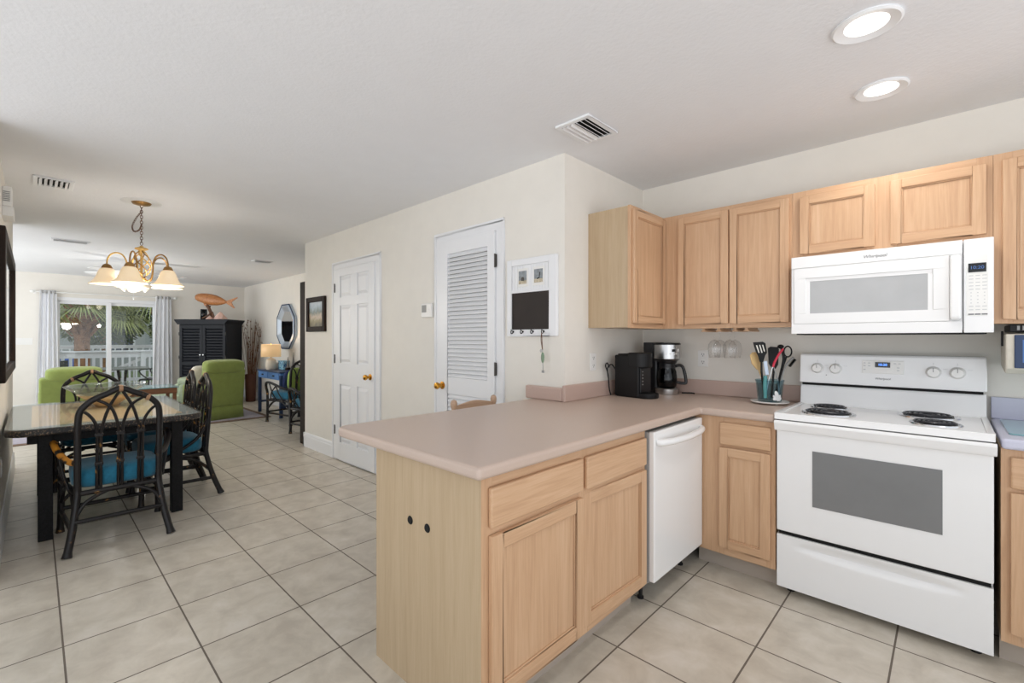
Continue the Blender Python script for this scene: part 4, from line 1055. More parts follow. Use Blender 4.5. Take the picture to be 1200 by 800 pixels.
# ---- chandelier
CX, CY = -4.838, .6406
cl = thing('chandelier', (CX, CY, CZ), 'five-arm chandelier with alabaster glass bell shades over the dining table', 'chandelier')
MB().lathe([(0, CZ-.006), (.135, CZ-.006), (.14, CZ-.003), (.14, CZ)], (CX, CY, 0), 40).build('medallion', 'trim_white', cl, smooth=True)
MB().lathe([(0, CZ-.030), (.03, CZ-.028), (.062, CZ-.018), (.070, CZ-.006), (0, CZ-.006)], (CX, CY, 0), 32).build('canopy', 'bronze_gold', cl, smooth=True)
def link(m, c, d, side, L=.030, r=.0026):
    d = Vector(d).normalized(); s = Vector(side).normalized(); pts = []
    for k in range(12):
        a = 2*PI*k/12; pts.append(Vector(c)+d*(L/2)*math.cos(a)+s*(L*.30)*math.sin(a))
    m.tube(pts, r, 5, closed=True)
m = MB()
for k in range(15):
    z = CZ-.035-k*.0225; link(m, (CX, CY, z), (0, 0, 1), (1, 0, 0) if k % 2 else (0, 1, 0))
m.build('chain', 'driftwood', cl, smooth=True)
m = MB(); pl = catmull([(CX, CY, CZ-.08), (CX-.03, CY-.03, CZ-.13), (CX-.055, CY-.055, CZ-.20), (CX-.045, CY-.045, CZ-.245), (CX-.015, CY-.015, CZ-.235), (CX, CY, CZ-.19)], 5)
for k in range(len(pl)-1):
    d = pl[k+1]-pl[k]
    link(m, (pl[k]+pl[k+1])/2, d, d.cross(Vector((.7, .7, .1))) if k % 2 else Vector((.7, .7, .1)).cross(d).cross(d), max(.018, d.length*1.3), .0022)
m.build('spare_chain', 'driftwood', cl, smooth=True)
MB().lathe([(0, 2.092), (.012, 2.09), (.014, 2.082), (.045, 2.070), (.048, 2.062), (.020, 2.050), (.014, 2.036), (0, 2.036)], (CX, CY, 0), 28).build('crown_cup', 'antique_gold', cl, smooth=True)
MB().tube([(CX, CY, 2.05), (CX, CY, 1.80)], .009, 10).build('column', 'antique_gold', cl, smooth=True)
for k in range(6):
    pts = []
    for i in range(17):
        t = i/16; a = k*PI/3+t*PI*1.1; r = .012+.058*math.sin(PI*t)**.85; pts.append((CX+r*math.cos(a), CY+r*math.sin(a), 2.05-.235*t))
    MB().tube(pts, .0048, 6).build('cage_strand', 'antique_gold' if k % 2 else 'bronze_gold', cl, smooth=True)
MB().lathe([(0, 1.765), (.012, 1.772), (.02, 1.79), (.034, 1.80), (.034, 1.815), (.014, 1.825), (0, 1.825)], (CX, CY, 0), 24).build('hub', 'antique_gold', cl, smooth=True)
add_light('dining_fill', 'POINT', (CX, CY, 1.66), 14, (1, .95, .88), .10)  # added fill lamp, unseen below the chandelier, brightens the dining area
for k in range(5):
    a = math.radians(-27+72*k); dx, dy = math.cos(a), math.sin(a); R_ = .225
    P = lambda r, z: (CX+dx*r, CY+dy*r, z)
    ar = MB().tube(catmull([P(.02, 1.81), P(.05, 1.795), P(.082, 1.815), P(.095, 1.88), P(.100, 1.95), P(.125, 2.000), P(.165, 2.016), P(.203, 1.995), P(.223, 1.95), P(.225, 1.905)], 4), .0062, 7).build('arm', 'bronze_gold' if k in (0, 1, 2) else 'antique_gold', cl, smooth=True)
    q = P(R_, 0)
    MB().lathe([(0, 1.918), (.010, 1.918), (.026, 1.908), (.036, 1.888), (.036, 1.878), (0, 1.878)], q, 22).build('fitter', 'bronze_gold', ar, smooth=True)
    MB().lathe([(.034, 1.882), (.046, 1.874), (.058, 1.850), (.068, 1.815), (.083, 1.785), (.106, 1.762), (.118, 1.752), (.116, 1.750), (.103, 1.758), (.080, 1.781), (.065, 1.812), (.055, 1.847), (.044, 1.870), (.034, 1.878)], q, 32).build('shade', 'alabaster', ar, smooth='all')
    MB().blob((q[0], q[1], 1.81), (.022, .022, .032), 12, 8).build('bulb', 'lens_glow', ar, smooth='all')
    add_light('chandelier_lamp', 'POINT', (q[0], q[1], 1.745), 1.6, (1, .90, .76), .04)

# ================================================================== living room
fn = thing('ceiling_fan', (-8.6, 1.06, CZ), 'white ceiling fan with tulip light shades behind the chandelier', 'ceiling fan')
fx, fy = -8.6, 1.06
MB().lathe([(0, 2.40), (.05, 2.40), (.075, 2.43), (.08, CZ), (0, CZ)], (fx, fy, 0), 28).build('canopy', 'trim_white', fn, smooth=True)
MB().lathe([(0, 2.225), (.06, 2.225), (.11, 2.25), (.115, 2.33), (.07, 2.37), (.03, 2.40), (0, 2.40)], (fx, fy, 0), 32).build('motor', 'trim_white', fn, smooth=True)
MB().lathe([(0, 2.13), (.03, 2.135), (.055, 2.16), (.055, 2.225), (0, 2.225)], (fx, fy, 0), 28).build('light_kit', 'trim_white', fn, smooth=True)
for k in range(5):
    a = 2*PI*k/5+.30; R = Matrix.Translation((fx, fy, 2.275)) @ Matrix.Rotation(a, 4, 'Z') @ Matrix.Rotation(math.radians(10), 4, 'X')
    m = MB().prism([(.17, -.05), (.60, -.068), (.64, -.055), (.655, 0), (.64, .055), (.60, .068), (.17, .05)], -.004, .004); m.xform(R)
    b = m.build('blade', 'trim_white', fn, bevel=.002)
    q = MB().prism([(.08, -.018), (.17, -.03), (.22, -.03), (.22, .03), (.17, .03), (.08, .018)], -.009, -.004); q.xform(R); q.build('blade_iron', 'trim_white', b)
for k in range(4):
    a = 2*PI*k/4+.05; d = Vector((math.cos(a), math.sin(a), 0)); ax = (d*.75+Vector((0, 0, -.66))).normalized()
    R = ax.to_track_quat('Z', 'Y').to_matrix().to_4x4(); R.translation = Vector((fx, fy, 2.15))+d*.05
    m = MB().lathe([(.022, .02), (.034, .035), (.044, .07), (.052, .11), (.068, .15), (.066, .15), (.050, .112), (.041, .07), (.030, .036), (.02, .024)], (0, 0, 0), 24); m.xform(R)
    s = m.build('shade', 'fan_glass', fn, smooth='all')
    q = MB().lathe([(0, 0), (.02, 0), (.024, .03), (0, .03)], (0, 0, 0), 14); q.xform(R); q.build('socket', 'trim_white', s)
    p = Vector((fx, fy, 2.15))+d*.05+ax*.17
    add_light('fan_lamp', 'POINT', p, .5, (1, .90, .76), .05)
add_light('living_fill', 'POINT', (fx, fy, 1.60), 15, (1, .95, .90), .035)  # extra unseen lamp under the fan, lifts the living room
MB().tube([(fx+.02, fy-.02, 2.14), (fx+.02, fy-.02, 1.92)], .0022, 6).blob((fx+.02, fy-.02, 1.905), (.008, .008, .016), 10, 6).build('pull_chain', 'trim_white', fn)

rug = thing('area_rug', (-9.2, 1.35, 0), 'lavender-grey area rug with brown border under the green armchairs', 'rug')
MB().box(-9.83, -8.09, -.2, 2.72, 0, .014).build('pile', 'rug_pile', rug, bevel=.004)
MB().box(-9.92, -8.0, -.3, 2.80, 0, .011).build('border', 'rug_border', rug, bevel=.004)

def armchair(loc, rz, w, h, mat, label, arms=True, inset=.005):
    o = thing('armchair', (0, 0, 0), label, 'armchair', 'slipcovered armchairs'); z0 = .012; d = .40
    k = h/.94
    MB().box(-w/2+.02, w/2-.02, -.34, .38, z0+.06, .36*k).build('base', mat, o, bevel=.02, seg=3)
    m = MB(); n = 22                                                    # gathered skirt
    per = []
    for (a, b) in (((-w/2, -.36), (w/2, -.36)), ((w/2, -.36), (w/2, .40)), ((w/2, .40), (-w/2, .40)), ((-w/2, .40), (-w/2, -.36))):
        for i in range(n): t = i/n; per.append((a[0]+(b[0]-a[0])*t, a[1]+(b[1]-a[1])*t))
    N = len(per); zs = [(z0, 1.03), (.14*k, 1.012), (.25*k, 1.0)]
    for z, s in zs:
        for i, (x, y) in enumerate(per):
            f = s+(.012*math.sin(i*1.1) if z < .1 else .004*math.sin(i*1.1)); m.v.append((x*f, y*f, z))
    for r_ in range(2):
        for i in range(N): j = (i+1) % N; m.face((r_*N+i, r_*N+j, (r_+1)*N+j, (r_+1)*N+i))
    m.face([2*N+i for i in range(N)]); m.face(list(range(N))[::-1])
    m.build('skirt', mat, o, smooth='all')
    # back, leaning
    R = Matrix.Translation((0, -.30, .22*k)) @ Matrix.Rotation(math.radians(8), 4, 'X')
    m = MB().box(-w/2+.0, w/2-.0, -.075, .075, .0, .60*k); m.xform(R); m.build('back', mat, o, bevel=.035, seg=4)
    m = MB().blob((0, .02, .64*k), (w/2-inset, .125, .105*k), 28, 12, None, .5); m.xform(R); m.build('pillow_top', mat, o, smooth='all')
    m = MB().blob((0, .10, .43*k), (w/2-.06, .09, .16*k), 24, 12, None, .5); m.xform(R); m.build('back_cushion', mat, o, smooth='all')
    MB().blob((0, .10, .40*k), (w/2-.07, .27, .075), 24, 10, None, .4).build('seat_cushion', mat, o, smooth='all')
    if arms:
        for s in (-1, 1):
            m = MB().box(s*(w/2-.10), s*(w/2+.005), -.30, .36, .20*k, .56*k); m.build('arm', mat, o, bevel=.045, seg=4)
    o.location = loc; o.rotation_euler = (0, 0, rz); return o
armchair((-8.60, 2.08, 0), math.radians(101), .62, .945, 'green_fabric', 'green slipcovered armchair seen from behind in front of the dark armoire')
armchair((-9.30, .41, 0), math.radians(90), .74, .875, 'green_fabric', 'green slipcovered armchair with low back in front of the sliding door', True, .06)
armchair((-9.55, 1.62, 0), math.radians(150), .56, .62, 'sage_fabric', 'low pale sage upholstered armchair behind the black rattan side chairs')
cp = thing('throw_pillow', (-8.62, 1.72, .5), 'cream throw pillow at the side of the green armchair by the armoire', 'pillow', 'throw pillows')
p_ = Vector((-8.86, 1.955, .665)); cp.location = p_; ORG[cp.name] = tuple(p_)
MB().blob(p_, (.055, .14, .19), 20, 12, Matrix.Rotation(math.radians(12), 3, 'Z'), .6).build('cover', 'cream_fabric', cp, smooth='all')
ct = thing('side_table', (-8.5, 1.32, 0), 'brown wooden side table with teal glass top behind the dining table', 'table')
MB().box(-8.78, -8.22, 1.02, 1.52, .490, .575).build('apron', 'warm_wood', ct, bevel=.006)
MB().box(-8.80, -8.20, 1.0, 1.54, .575, .585).build('glass_top', 'board_glass', ct, bevel=.002)
for x in (-8.75, -8.25):
    for y in (1.05, 1.49): MB().box(x-.022, x+.022, y-.022, y+.022, .014, .49).build('leg', 'warm_wood', ct)

# ---- armoire, set across the corner
am = thing('armoire', (0, 0, 0), 'navy-black armoire with louvred doors standing across the living room corner', 'armoire')
w, dp, H = .455, .57, 1.60
MB().box(-w, w, .02, dp, .06, H).build('carcass', 'navy_paint', am, bevel=.004)
MB().prism([(-w-.0, H-.02), (w, H-.02), (w+.025, H+.02), (w+.055, H+.055), (w+.055, H+.078), (-w-.055, H+.078), (-w-.055, H+.055), (-w-.025, H+.02)], -.05, dp, 'xz').build('cornice', 'navy_paint', am, bevel=.003)
MB().box(-w-.012, w+.012, -.0, dp, 0, .10).build('plinth', 'navy_paint', am, bevel=.004)
for s in (-1, 1):
    xa, xb = (-w+.012, -.002) if s < 0 else (.002, w-.012); st_ = .055
    m = MB().box(xa, xa+st_, 0, .022, .11, H-.03).box(xb-st_, xb, 0, .022, .11, H-.03)
    for a, b in ((.11, .17), (.80, .86), (H-.09, H-.03)): m.box(xa+st_, xb-st_, 0, .022, a, b)
    d_ = m.build('door', 'navy_paint', am, bevel=.002)
    for a, b in ((.17, .80), (.86, H-.09)):
        m = MB(); n = int((b-a)/.052); R = Matrix.Rotation(math.radians(40), 3, 'X')
        for i in range(n): m.obox(((xa+xb)/2, .012, a+(b-a)*(i+.5)/n), (xb-xa-2*st_+.006, .030, .012), R)
        m.box(xa+st_, xb-st_, .019, .021, a, b)
        m.build('louvre_panel', 'navy_paint', d_)
    MB().lathe([(0, 0), (.006, 0), (.006, -.014), (.014, -.020), (.014, -.028), (0, -.032)], (s*.030, 0, .995), 16, 'y').build('knob', 'steel', d_, smooth=True)
    for z in (.30, .95, 1.40): MB().tube([(s*(w-.008), -.004, z-.03), (s*(w-.008), -.004, z+.03)], .006, 8).build('hinge', 'dark_steel', d_)
am.location = (-10.163, 2.282, 0); am.rotation_euler = (0, 0, PI/4)
ZT = 1.678
# wooden fish on driftwood
FD = 9.08
fs = thing('fish_sculpture', tuple(at(247, 372, FD))[:2]+(ZT,), 'carved wooden fish sculpture on a driftwood stand on top of the armoire', 'sculpture')
fu = lambda x, y: (190+x*.15, 330+y*.15)
prof = [(258, 122, 128), (264, 104, 140), (282, 95, 152), (310, 90, 162), (350, 92, 177), (390, 97, 185), (430, 108, 185), (465, 124, 180), (490, 140, 172), (508, 152, 166)]
m = MB(); N = 16; FV = Vector((-.7071, .7071, 0))
for (x, t, b) in prof:
    u, vt = fu(x, t); _, vb = fu(x, b); A = at(u, vt, FD); B_ = at(u, vb, FD); c_ = (A+B_)/2; hh = (A-B_).length/2; th = min(.075, hh*.62)
    for j in range(N):
        a = 2*PI*j/N; m.v.append(tuple(c_+Vector((0, 0, 1))*hh*math.cos(a)+FV*th*math.sin(a)))
for i in range(len(prof)-1):
    for j in range(N): j2 = (j+1) % N; m.face((i*N+j, i*N+j2, (i+1)*N+j2, (i+1)*N+j))
m.face(range(N)); m.face([(len(prof)-1)*N+j for j in range(N)])
fb = m.build('body', 'fish_wood', fs, smooth='all')
def flat(poly, th, d):
    m = MB(); P = [at(*fu(x, y), d) for x, y in poly]; k = len(P)
    m.v += [tuple(p-FV*th/2) for p in P]+[tuple(p+FV*th/2) for p in P]; m.face(range(k)); m.face(list(range(k, 2*k))[::-1])
    for i in range(k): j = (i+1) % k; m.face((i, j, k+j, k+i))
    return m
flat([(500, 152), (540, 137), (590, 120), (592, 126), (560, 148), (543, 160), (556, 185), (569, 206), (560, 208), (535, 190), (500, 167)], .02, FD).build('tail', 'fish_wood', fs, bevel=.004)
flat([(325, 168), (352, 176), (345, 192), (330, 184)], .012, FD-.05).build('fin', 'fish_wood', fs, bevel=.002)
m = MB()
def fa_(pts, r): m.tube(catmull([at(*fu(x, y), FD+dd) for x, y, dd in pts], 4), r, 8)
fa_([(345, 178, 0), (362, 200, -.02), (375, 225, 0), (385, 250, .02), (392, 286, 0)], .030)
fa_([(375, 190, 0), (368, 215, .02), (380, 240, -.02), (362, 262, -.03), (335, 276, 0), (312, 287, -.02)], .018)
fa_([(392, 240, 0), (400, 262, -.05), (404, 286, -.05)], .020)
m.build('driftwood_stand', 'driftwood', fs, smooth=True)
def coral(u, v0, v1, w, label):
    p = at(u, v0, FD-.10); o = thing('coral_piece', (p.x, p.y, ZT), label, 'coral', 'coral pieces on the armoire'); h = (v0-v1)*FD/535.8
    m = MB(); n = 9
    for i, (rr, zz) in enumerate(((1.0, 0), (.92, .22), (.62, .55), (.30, .86), (.06, 1.0))):
        for j in range(n):
            a = 2*PI*j/n; k = 1+.18*math.sin(3*j+i*1.7); m.v.append((p.x+w*rr*k*math.cos(a), p.y+w*rr*k*math.sin(a), ZT+h*zz))
    for i in range(4):
        for j in range(n): j2 = (j+1) % n; m.face((i*n+j, i*n+j2, (i+1)*n+j2, (i+1)*n+j))
    m.face(list(range(n))[::-1]); m.face([4*n+j for j in range(n)])
    m.build('lump', 'pink_coral', o, smooth=True)
coral(258.5, 372.6, 363.6, .115, 'larger pale pink coral peak right of the driftwood stand')
coral(246, 372.6, 368.3, .075, 'small pink coral lump at the foot of the driftwood stand')
p = at(239, 372, FD+.12)
tag(MB().lathe([(.056, ZT), (.060, ZT), (.060, ZT+.22), (.056, ZT+.22), (.056, ZT+.006), (0, ZT+.006)], (p.x, p.y, 0), 24).build('glass_cylinder', 'smoke_glass', smooth='all', loc=(p.x, p.y, ZT)), 'smoky glass cylinder behind the fish stand on the armoire', 'vase')

# ---- vase of sticks
vx, vy = -10.30, 3.185
vs = thing('floor_vase', (vx, vy, 0), 'tall brown floor vase of dried sticks between armoire and blue desk', 'vase')
MB().lathe([(0, 0), (.085, 0), (.095, .02), (.102, .30), (.108, .565), (.100, .565), (.094, .30), (.085, .05), (0, .05)], (vx, vy, 0), 28).build('vessel', 'vase_brown', vs, smooth=True)
for k in range(46):
    a = random.uniform(0, 2*PI); r0 = random.uniform(0, .07); sp = random.uniform(.02, .24); h = random.uniform(.95, 1.72)
    ca_, sa_ = math.cos(a), math.sin(a)
    P = [(vx+r0*ca_, vy+r0*sa_, .10), (vx+(r0+sp*.3)*ca_, min(3.33, vy+(r0+sp*.3)*sa_), .10+(h-.1)*.5), (vx+(r0+sp)*ca_, min(3.33, vy+(r0+sp)*sa_), h)]
    m = MB().tube(catmull(P, 4), [.006, .0055, .005, .0045, .004, .0036, .0032, .003, .002], 5)
    if k % 2:
        for q in range(4): t = P[2]; m.blob((t[0]+random.uniform(-.02, .02), min(3.335, t[1]+random.uniform(-.02, .02)), t[2]-random.uniform(0, .25)), (.006, .006, .02), 6, 4)
    m.build('stick', 'stick_brown', vs)

# ---- blue desk and what stands on it
dk = thing('writing_desk', (-8.25, 3.07, 0), 'blue painted writing desk with two drawers against the right wall', 'desk')
dx0, dx1, dy0, dy1 = -8.78, -7.72, 2.83, 3.32
MB().box(dx0-.01, dx1+.01, dy0-.012, dy1, .738, .760).build('top', 'dark_blue_paint', dk, bevel=.004)
MB().box(dx0+.01, dx1-.01, dy0+.008, dy1-.01, .62, .738).build('apron', 'blue_paint', dk, bevel=.003)
for a, b in ((dx0+.055, -8.29), (-8.22, dx1-.055)):
    d_ = MB().box(a, b, dy0-.002, dy0+.010, .635, .728).build('drawer', 'blue_paint', dk, bevel=.004)
    c_ = (a+b)/2; MB().box(c_-.035, c_+.035, dy0-.008, dy0-.002, .67, .695).tube([(c_-.025, dy0-.02, .683), (c_+.025, dy0-.02, .683)], .004, 6).build('handle', 'soft_black', d_)
for x in (dx0+.03, dx1-.03):
    for y in (dy0+.03, dy1-.04): MB().box(x-.024, x+.024, y-.024, y+.024, 0, .70).build('leg', 'dark_blue_paint', dk, bevel=.003)
    MB().box(x-.014, x+.014, dy0+.05, dy1-.06, .17, .205).build('stretcher', 'dark_blue_paint', dk)
lx, ly = -8.56, 2.985
lp = thing('table_lamp', (lx, ly, .76), 'table lamp with ribbed cream base and linen drum shade on the blue desk', 'lamp')
MB().lathe([(0, .76), (.075, .76), (.085, .775), (.092, .85), (.080, .93), (.045, .955), (.02, .965), (0, .965)], (lx, ly, 0), 28).build('base', 'ceramic_cream', lp, smooth=True)
MB().tube([(lx, ly, .96), (lx, ly, 1.06)], .008, 8).build('stem', 'brass', lp)
MB().lathe([(.163, .985), (.165, .985), (.160, 1.205), (.158, 1.205), (.163, .985)], (lx, ly, 0), 40, close=True).build('shade', 'lamp_linen', lp, smooth='all')
MB().blob((lx, ly, 1.10), (.028, .028, .04), 12, 8).build('bulb', 'lens_glow', lp, smooth='all')
MB().blob((lx, ly, 1.215), (.008, .008, .012), 8, 6).tube([(lx, ly, 1.13), (lx, ly, 1.21)], .003, 6).build('finial', 'brass', lp)
add_light('lamp_bulb', 'POINT', (lx, ly, 1.16), 7, (1, .78, .52), .04)
p = at(332.5, 432, 8.15)
m_, n_, b_ = new_mat('blue_pattern'); b_.inputs['Roughness'].default_value = .5
n_.links.new(ramp(n_, noise(n_, 26, 2, .5, None, 1.2), [(.45, lin((34, 96, 150))), (.5, lin((196, 226, 236))), (.6, lin((90, 170, 196)))]), b_.inputs['Base Color'])
lt = thing('letter_box', (p.x, p.y, .76), 'blue and white patterned box at the back of the desk', 'box')
MB().box(p.x-.12, p.x+.12, p.y-.05, p.y+.06, .76, .90).build('body', 'blue_pattern', lt, bevel=.004)
MB().box(p.x-.125, p.x+.125, p.y-.055, p.y+.065, .90, .915).build('lid', 'blue_pattern', lt, bevel=.003)
p = at(322.5, 432, 8.35)
tag(MB().box(p.x-.055, p.x+.055, p.y-.055, p.y+.055, .76, .875).blob((p.x, p.y, .885), (.03, .02, .03), 10, 6).build('tissue_box', 'white_plastic', loc=(p.x, p.y, .76), bevel=.006), 'white tissue box behind the lamp base', 'tissue box')
for u, v1, lab in ((337.5, 418, 'shorter dark pointed obelisk ornament on the desk'), (344, 412.5, 'taller dark pointed obelisk ornament on the desk')):
    p = at(u, 431, 8.0); h = 1.3046-(v1-396.8)*8.0/535.8
    o = thing('obelisk', (p.x, p.y, .76), lab, 'ornament', 'obelisks on the desk')
    MB().box(p.x-.035, p.x+.035, p.y-.035, p.y+.035, .76, .80).build('base', 'dark_wood', o, bevel=.003)
    MB().lathe([(0, .80), (.034, .80), (.026, .83), (.003, h), (0, h)], (p.x, p.y, 0), 4).build('spire', 'dark_steel', o)
# octagonal mirror
om = thing('octagonal_mirror', (-8.73, YB, 1.53), 'octagonal mirror in a blue-silver frame above the desk', 'mirror')
def octo(r): return [(-8.73+r*math.cos(PI/8+k*PI/4), 1.53+r*math.sin(PI/8+k*PI/4)) for k in range(8)]
o1, o2, o3 = octo(.44), octo(.40), octo(.30)
m = MB(); ya, yc, yi = YB, YB-.05, YB-.022
for k in range(8):
    j = (k+1) % 8
    P = lambda q, y: (q[0], y, q[1])
    m.quad(P(o1[k], ya), P(o1[j], ya), P(o1[j], yc), P(o1[k], yc)); m.quad(P(o1[k], yc), P(o1[j], yc), P(o2[j], yc-.012), P(o2[k], yc-.012))
    m.quad(P(o2[k], yc-.012), P(o2[j], yc-.012), P(o3[j], yi), P(o3[k], yi))
m.build('frame', 'silver_leaf', om)
m = MB()
for k in range(8):
    j = (k+1) % 8; m.tube([(o1[k][0], yc, o1[k][1]), (o1[j][0], yc, o1[j][1])], .012, 6)
m.build('outer_moulding', 'dark_blue_paint', om)
MB().prism(octo(.302), YB-.022, YB-.016, 'xz').build('glass', 'mirror_silver', om)
# rattan armchairs by the desk
G2 = 'black rattan armchairs by the blue desk'
dup(c3, 'black rattan armchair with teal seat, pulled up beside the blue desk', (-7.38, 2.90, 0), math.radians(99), G2).scale = (1, 1.22, 1)
dup(c3, 'black rattan armchair half hidden behind the dark bookcase', (-6.22, 2.78, 0), math.radians(96), G2)
def pillow(name, loc, rz, r, mat, label, tilt=0):
    o = thing(name, loc, label, 'pillow', 'throw pillows')
    MB().blob(loc, r, 22, 12, Matrix.Rotation(rz, 3, 'Z') @ Matrix.Rotation(tilt, 3, 'Y'), .65).build('cover', mat, o, smooth='all')
pillow('throw_pillow', (-7.215, 2.92, .665), .15, (.06, .17, .19), 'lime_fabric', 'lime green throw pillow leaning on the armchair back by the desk', .12)
pillow('throw_pillow', (-7.335, 2.88, .65), .2, (.05, .155, .17), 'navy_fabric', 'navy blue throw pillow leaning against the lime green one', .16)
# tall dark bookcase on the return wall
bc = thing('bookcase', (-5.65, 2.8, 0), 'tall narrow dark wooden bookcase seen edge-on beside the corner of the long wall', 'bookcase')
bx0, bx1 = -5.752, XR-.001
MB().box(bx0, bx1, 2.352, 2.376, 0, 2.01).build('side_panel', 'dark_wood', bc, bevel=.002)
MB().box(bx0, bx1, 3.10, 3.124, 0, 2.01).build('side_panel', 'dark_wood', bc, bevel=.002)
MB().box(bx1-.008, bx1, 2.376, 3.10, .06, 2.0).build('back_panel', 'dark_wood', bc)
for z in (.07, .45, .83, 1.21, 1.59, 1.985): MB().box(bx0, bx1-.008, 2.376, 3.10, z, z+.022).build('shelf', 'dark_wood', bc)

# ================================================================== outside the glass
struct('ground_outside', MB().box(-70, -11.5, -40, 45, -.9, -.5), 'lawn_green')
m = MB()
for k in range(40): m.box(-17.4, -11.42, -2.6+k*.205, -2.6+k*.205+.198, -.06, -.02)
struct('deck_floor', m, 'deck_boards')
struct('deck_skirt', MB().box(-17.4, -11.45, -2.6, -2.56, -.5, -.06).box(-17.4, -17.36, -2.6, 5.6, -.5, -.06), 'deck_white')
def railing(x, y0, y1, zt, bw, label, sp=.125):
    o = thing('deck_railing', (x, (y0+y1)/2, -.02), label, 'railing', 'white deck railings')
    MB().box(x-.07, x+.07, y0, y1, zt-.035, zt).build('cap', 'deck_white', o, bevel=.004)
    MB().box(x-.02, x+.02, y0, y1, zt-.035-bw, zt-.035).box(x-.02, x+.02, y0, y1, .06, .15).build('rail', 'deck_white', o)
    n = int((y1-y0)/sp)
    for k in range(n+1):
        y = y0+(y1-y0)*k/n
        if k % 12 == 0: MB().box(x-.045, x+.045, y-.045, y+.045, -.02, zt-.03).build('post', 'deck_white', o)
        else: MB().box(x-.016, x+.016, y-.018, y+.018, .06, zt-.05).build('baluster', 'deck_white', o)
railing(-13.6, -1.2, 3.6, 1.035, .13, 'white deck railing nearer the house, in front of the palm trunk')
railing(-17.2, -2.4, 5.4, 1.12, .06, 'white deck railing at the far edge, behind the palm trunk', .16)
sr = thing('stair_rail', (-16.2, 2.2, 0), 'sloping white stair handrail behind the patio table', 'railing')
MB().bar((-16.2, 1.2, .30), (-16.2, 2.75, 1.02), .05, .07).build('handrail', 'deck_white', sr)
for k in range(9):
    t = k/8; y = 1.25+1.45*t; MB().box(-16.215, -16.185, y-.017, y+.017, -.02, .32+.70*t).build('baluster', 'deck_white', sr)
def palm(x, y, r, zt, nf, L, label, seed):
    random.seed(seed); o = thing('palm_tree', (x, y, -.5), label, 'palm tree', 'palms beyond the deck')
    m = MB(); k = 13
    m.lathe([(r*1.15, -.5), (r*1.0, .2), (r*.95, zt-.75), (r*1.25, zt-.55), (r*1.45, zt-.25), (r*1.1, zt), (0, zt+.05)], (x, y, 0), 18)
    for i in range(46):
        a = i*2.4; z = zt-.72+.75*i/46; R0 = r*1.15; b = Vector((x+R0*math.cos(a), y+R0*math.sin(a), z)); e = b+Vector((math.cos(a)*.16, math.sin(a)*.16, .20))
        m.bar(b, e, .085, .03)
    m.build('trunk', 'palm_bark', o)
    m = MB()
    for i in range(nf):
        a = i*2.399+random.uniform(-.2, .2); el = math.radians(random.uniform(-12, 66)); pl = L*random.uniform(.45, .75)
        d = Vector((math.cos(a)*math.cos(el), math.sin(a)*math.cos(el), math.sin(el)))
        b = Vector((x, y, zt-.1))+d*.1; tip = b+d*pl+Vector((0, 0, -.10))
        m.tube([b, b+d*pl*.5+Vector((0, 0, .03)), tip], [.022, .016, .012], 5)
        side = d.cross(Vector((0, 0, 1)));  side = side.normalized() if side.length > .1 else Vector((1, 0, 0)); up = side.cross(d).normalized()
        nb = 26
        for q in range(nb):
            t = (q/(nb-1)-.5)*2; ang = t*1.75; ln = L*random.uniform(.55, .75)*(1-.25*abs(t))
            v = d*math.cos(ang)+side*math.sin(ang); w_ = (side*math.cos(ang)-d*math.sin(ang))*.017
            p1 = tip+v*ln*.5+up*.05*(1-abs(t)); p2 = tip+v*ln+Vector((0, 0, -.30*ln-.12*random.random()))
            h = Vector((0, 0, .004))
            for (A, B_, wa, wb) in ((tip, p1, .35, 1), (p1, p2, 1, .12)):
                k0 = len(m.v); m.v += [tuple(A+w_*wa), tuple(A-w_*wa), tuple(B_-w_*wb), tuple(B_+w_*wb)]; m.face((k0, k0+1, k0+2, k0+3))
    m.build('fronds', 'palm_leaf', o)
palm(-15.4, .845, .16, 2.05, 44, 1.25, 'stout palm tree with old frond stubs, seen through the left glass pane', 3)
palm(-15.9, 2.62, .13, 2.55, 46, 1.35, 'leafier palm tree with drooping fronds, seen through the right glass pane', 5)
palm(-21.0, -.6, .16, 3.2, 26, 1.5, 'distant palm tree furthest left behind the deck', 8)
palm(-22.0, 4.6, .16, 3.4, 26, 1.5, 'distant palm tree furthest right behind the deck', 11)
def bushy(x, y, zc, rx, rz_, label, seed):
    random.seed(seed); o = thing('broadleaf_tree', (x, y, -.5), label, 'tree', 'trees before the neighbouring house')
    MB().tube([(x, y, -.5), (x+.1, y, zc-rz_*.3), (x, y+.15, zc+.3)], [.14, .11, .06], 9).build('trunk', 'palm_bark', o, smooth=True)
    m = MB()
    for i in range(2600):
        d = Vector((random.gauss(0, 1), random.gauss(0, 1), random.gauss(0, 1))).normalized(); r = random.random()**.35
        p = Vector((x+d.x*rx*r, y+d.y*rx*r, zc+d.z*rz_*r)); a = Vector((random.uniform(-1, 1), random.uniform(-1, 1), random.uniform(-.6, .6))).normalized(); b = a.orthogonal().normalized()
        l, w_ = random.uniform(.10, .19), random.uniform(.04, .07); m.quad(p-a*l, p+b*w_, p+a*l, p-b*w_)
    m.build('foliage', 'tree_leaf', o)
plain('tree_leaf', (84, 98, 62), .7, var=.4, vscale=2)
random.seed(7)
bushy(-26, -1.6, 1.9, 1.5, 2.0, 'dark leafy tree behind the railing, left of the palm trunk', 21)
bushy(-27, 2.2, 2.4, 1.7, 1.6, 'dark leafy tree behind the palm trunk and door mullion', 22)
bushy(-27, 5.4, 2.1, 1.6, 2.0, 'dark leafy tree seen right of the palm trunk', 23)
hs = thing('beach_house', (-33, 4, -.5), 'pale grey neighbouring house beyond the deck and palms', 'house')
MB().box(-38, -32, -14, 22, -.5, 5.2).build('walls', 'house_siding', hs)
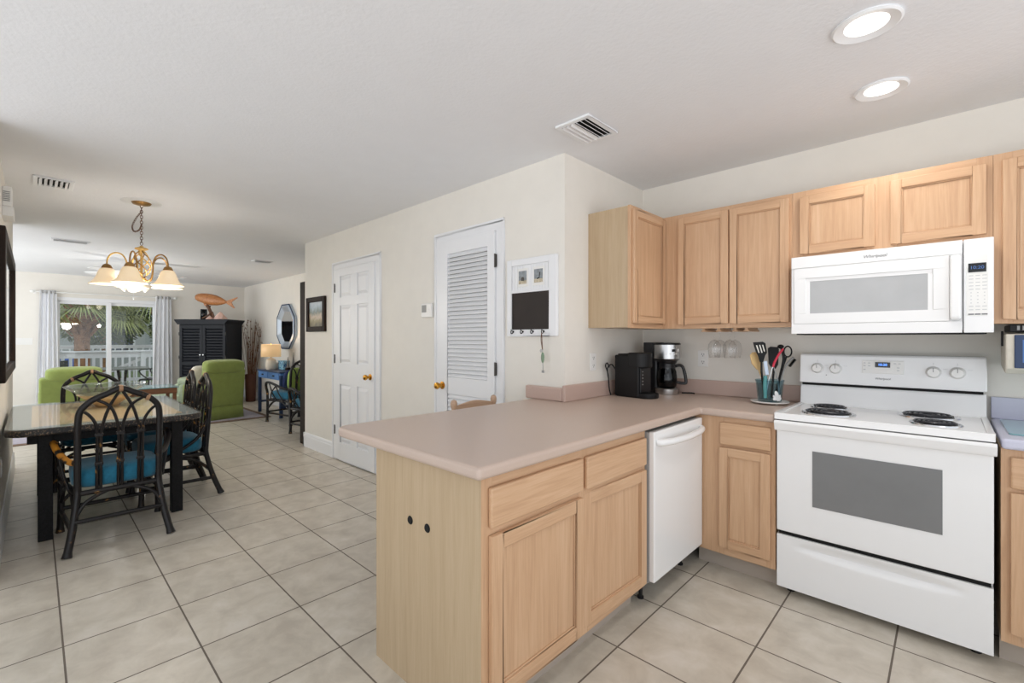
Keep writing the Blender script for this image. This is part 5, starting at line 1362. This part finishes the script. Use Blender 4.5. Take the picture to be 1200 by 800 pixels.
MB().prism([(-38.6, 5.1), (-31.4, 5.1), (-35, 7.6)], -14.4, 22.4, 'xz').build('roof', 'house_roof', hs)
for k in range(9):
    y = -12+k*3.8
    for z in (.6, 3.2):
        f = MB().box(-32.0, -31.94, y-.75, y+.75, z-.1, z+1.5).build('window', 'deck_white', hs)
        MB().box(-31.95, -31.92, y-.65, y+.65, z, z+1.4).build('pane', 'house_window', f)
for y, l, lab in ((-.4, 3.6, 'bright blue parked boat tarp left of the palm trunk'),):
    tag(MB().blob((-20.5, y, .35), (1.0, 1.5, .62), 20, 10, None, .6).build('boat_cover', 'car_blue', smooth='all', loc=(-20.5, y, -.27)), 'bright blue covered boat standing on the lawn behind the railing', 'boat cover')
# patio set
pt = thing('patio_table', (-12.45, 1.32, -.02), 'round dark metal patio table on the deck', 'table')
MB().lathe([(0, .66), (.46, .66), (.47, .675), (.46, .69), (0, .69)], (-12.45, 1.32, 0), 36).build('top', 'patio_top', pt, smooth=True)
for k in range(4):
    a = k*PI/2+.5; MB().tube(catmull([(-12.45+.10*math.cos(a), 1.32+.10*math.sin(a), .66), (-12.45+.08*math.cos(a), 1.32+.08*math.sin(a), .3), (-12.45+.34*math.cos(a), 1.32+.34*math.sin(a), -.02)], 6), .014, 7).build('leg', 'patio_metal', pt)
def patio_chair(loc, rz, label):
    o = thing('patio_chair', (0, 0, 0), label, 'chair', 'metal patio chairs')
    m = MB()
    for i in range(6): m.box(-.215+i*.078, -.175+i*.078, -.225, -.215, .46, .88)
    for i in range(6): m.box(-.22, .22, -.224, -.216, .47+i*.075, .505+i*.075)
    m.build('back', 'patio_metal', o)
    MB().box(-.22, .22, -.22, .22, .40, .43).build('seat', 'patio_metal', o, bevel=.005)
    for s in (-1, 1):
        MB().tube(catmull([(s*.25, -.22, .64), (s*.27, .0, .66), (s*.27, .18, .63), (s*.25, .16, .54), (s*.24, .02, .42)], 5), .014, 7).build('arm', 'patio_metal', o, smooth=True)
        for y in (-.20, .20): MB().tube([(s*.22, y, .41), (s*.235, y*1.15, 0)], .014, 7).build('leg', 'patio_metal', o)
    o.location = loc; o.rotation_euler = (0, 0, rz); return o
pch = patio_chair((-12.75, 1.93, -.02), math.radians(150), 'dark metal patio chair with woven strap back right of the patio table')
dup(pch, 'dark metal patio chair with curved arms left of the patio table', (-12.62, .62, -.02), math.radians(-20))
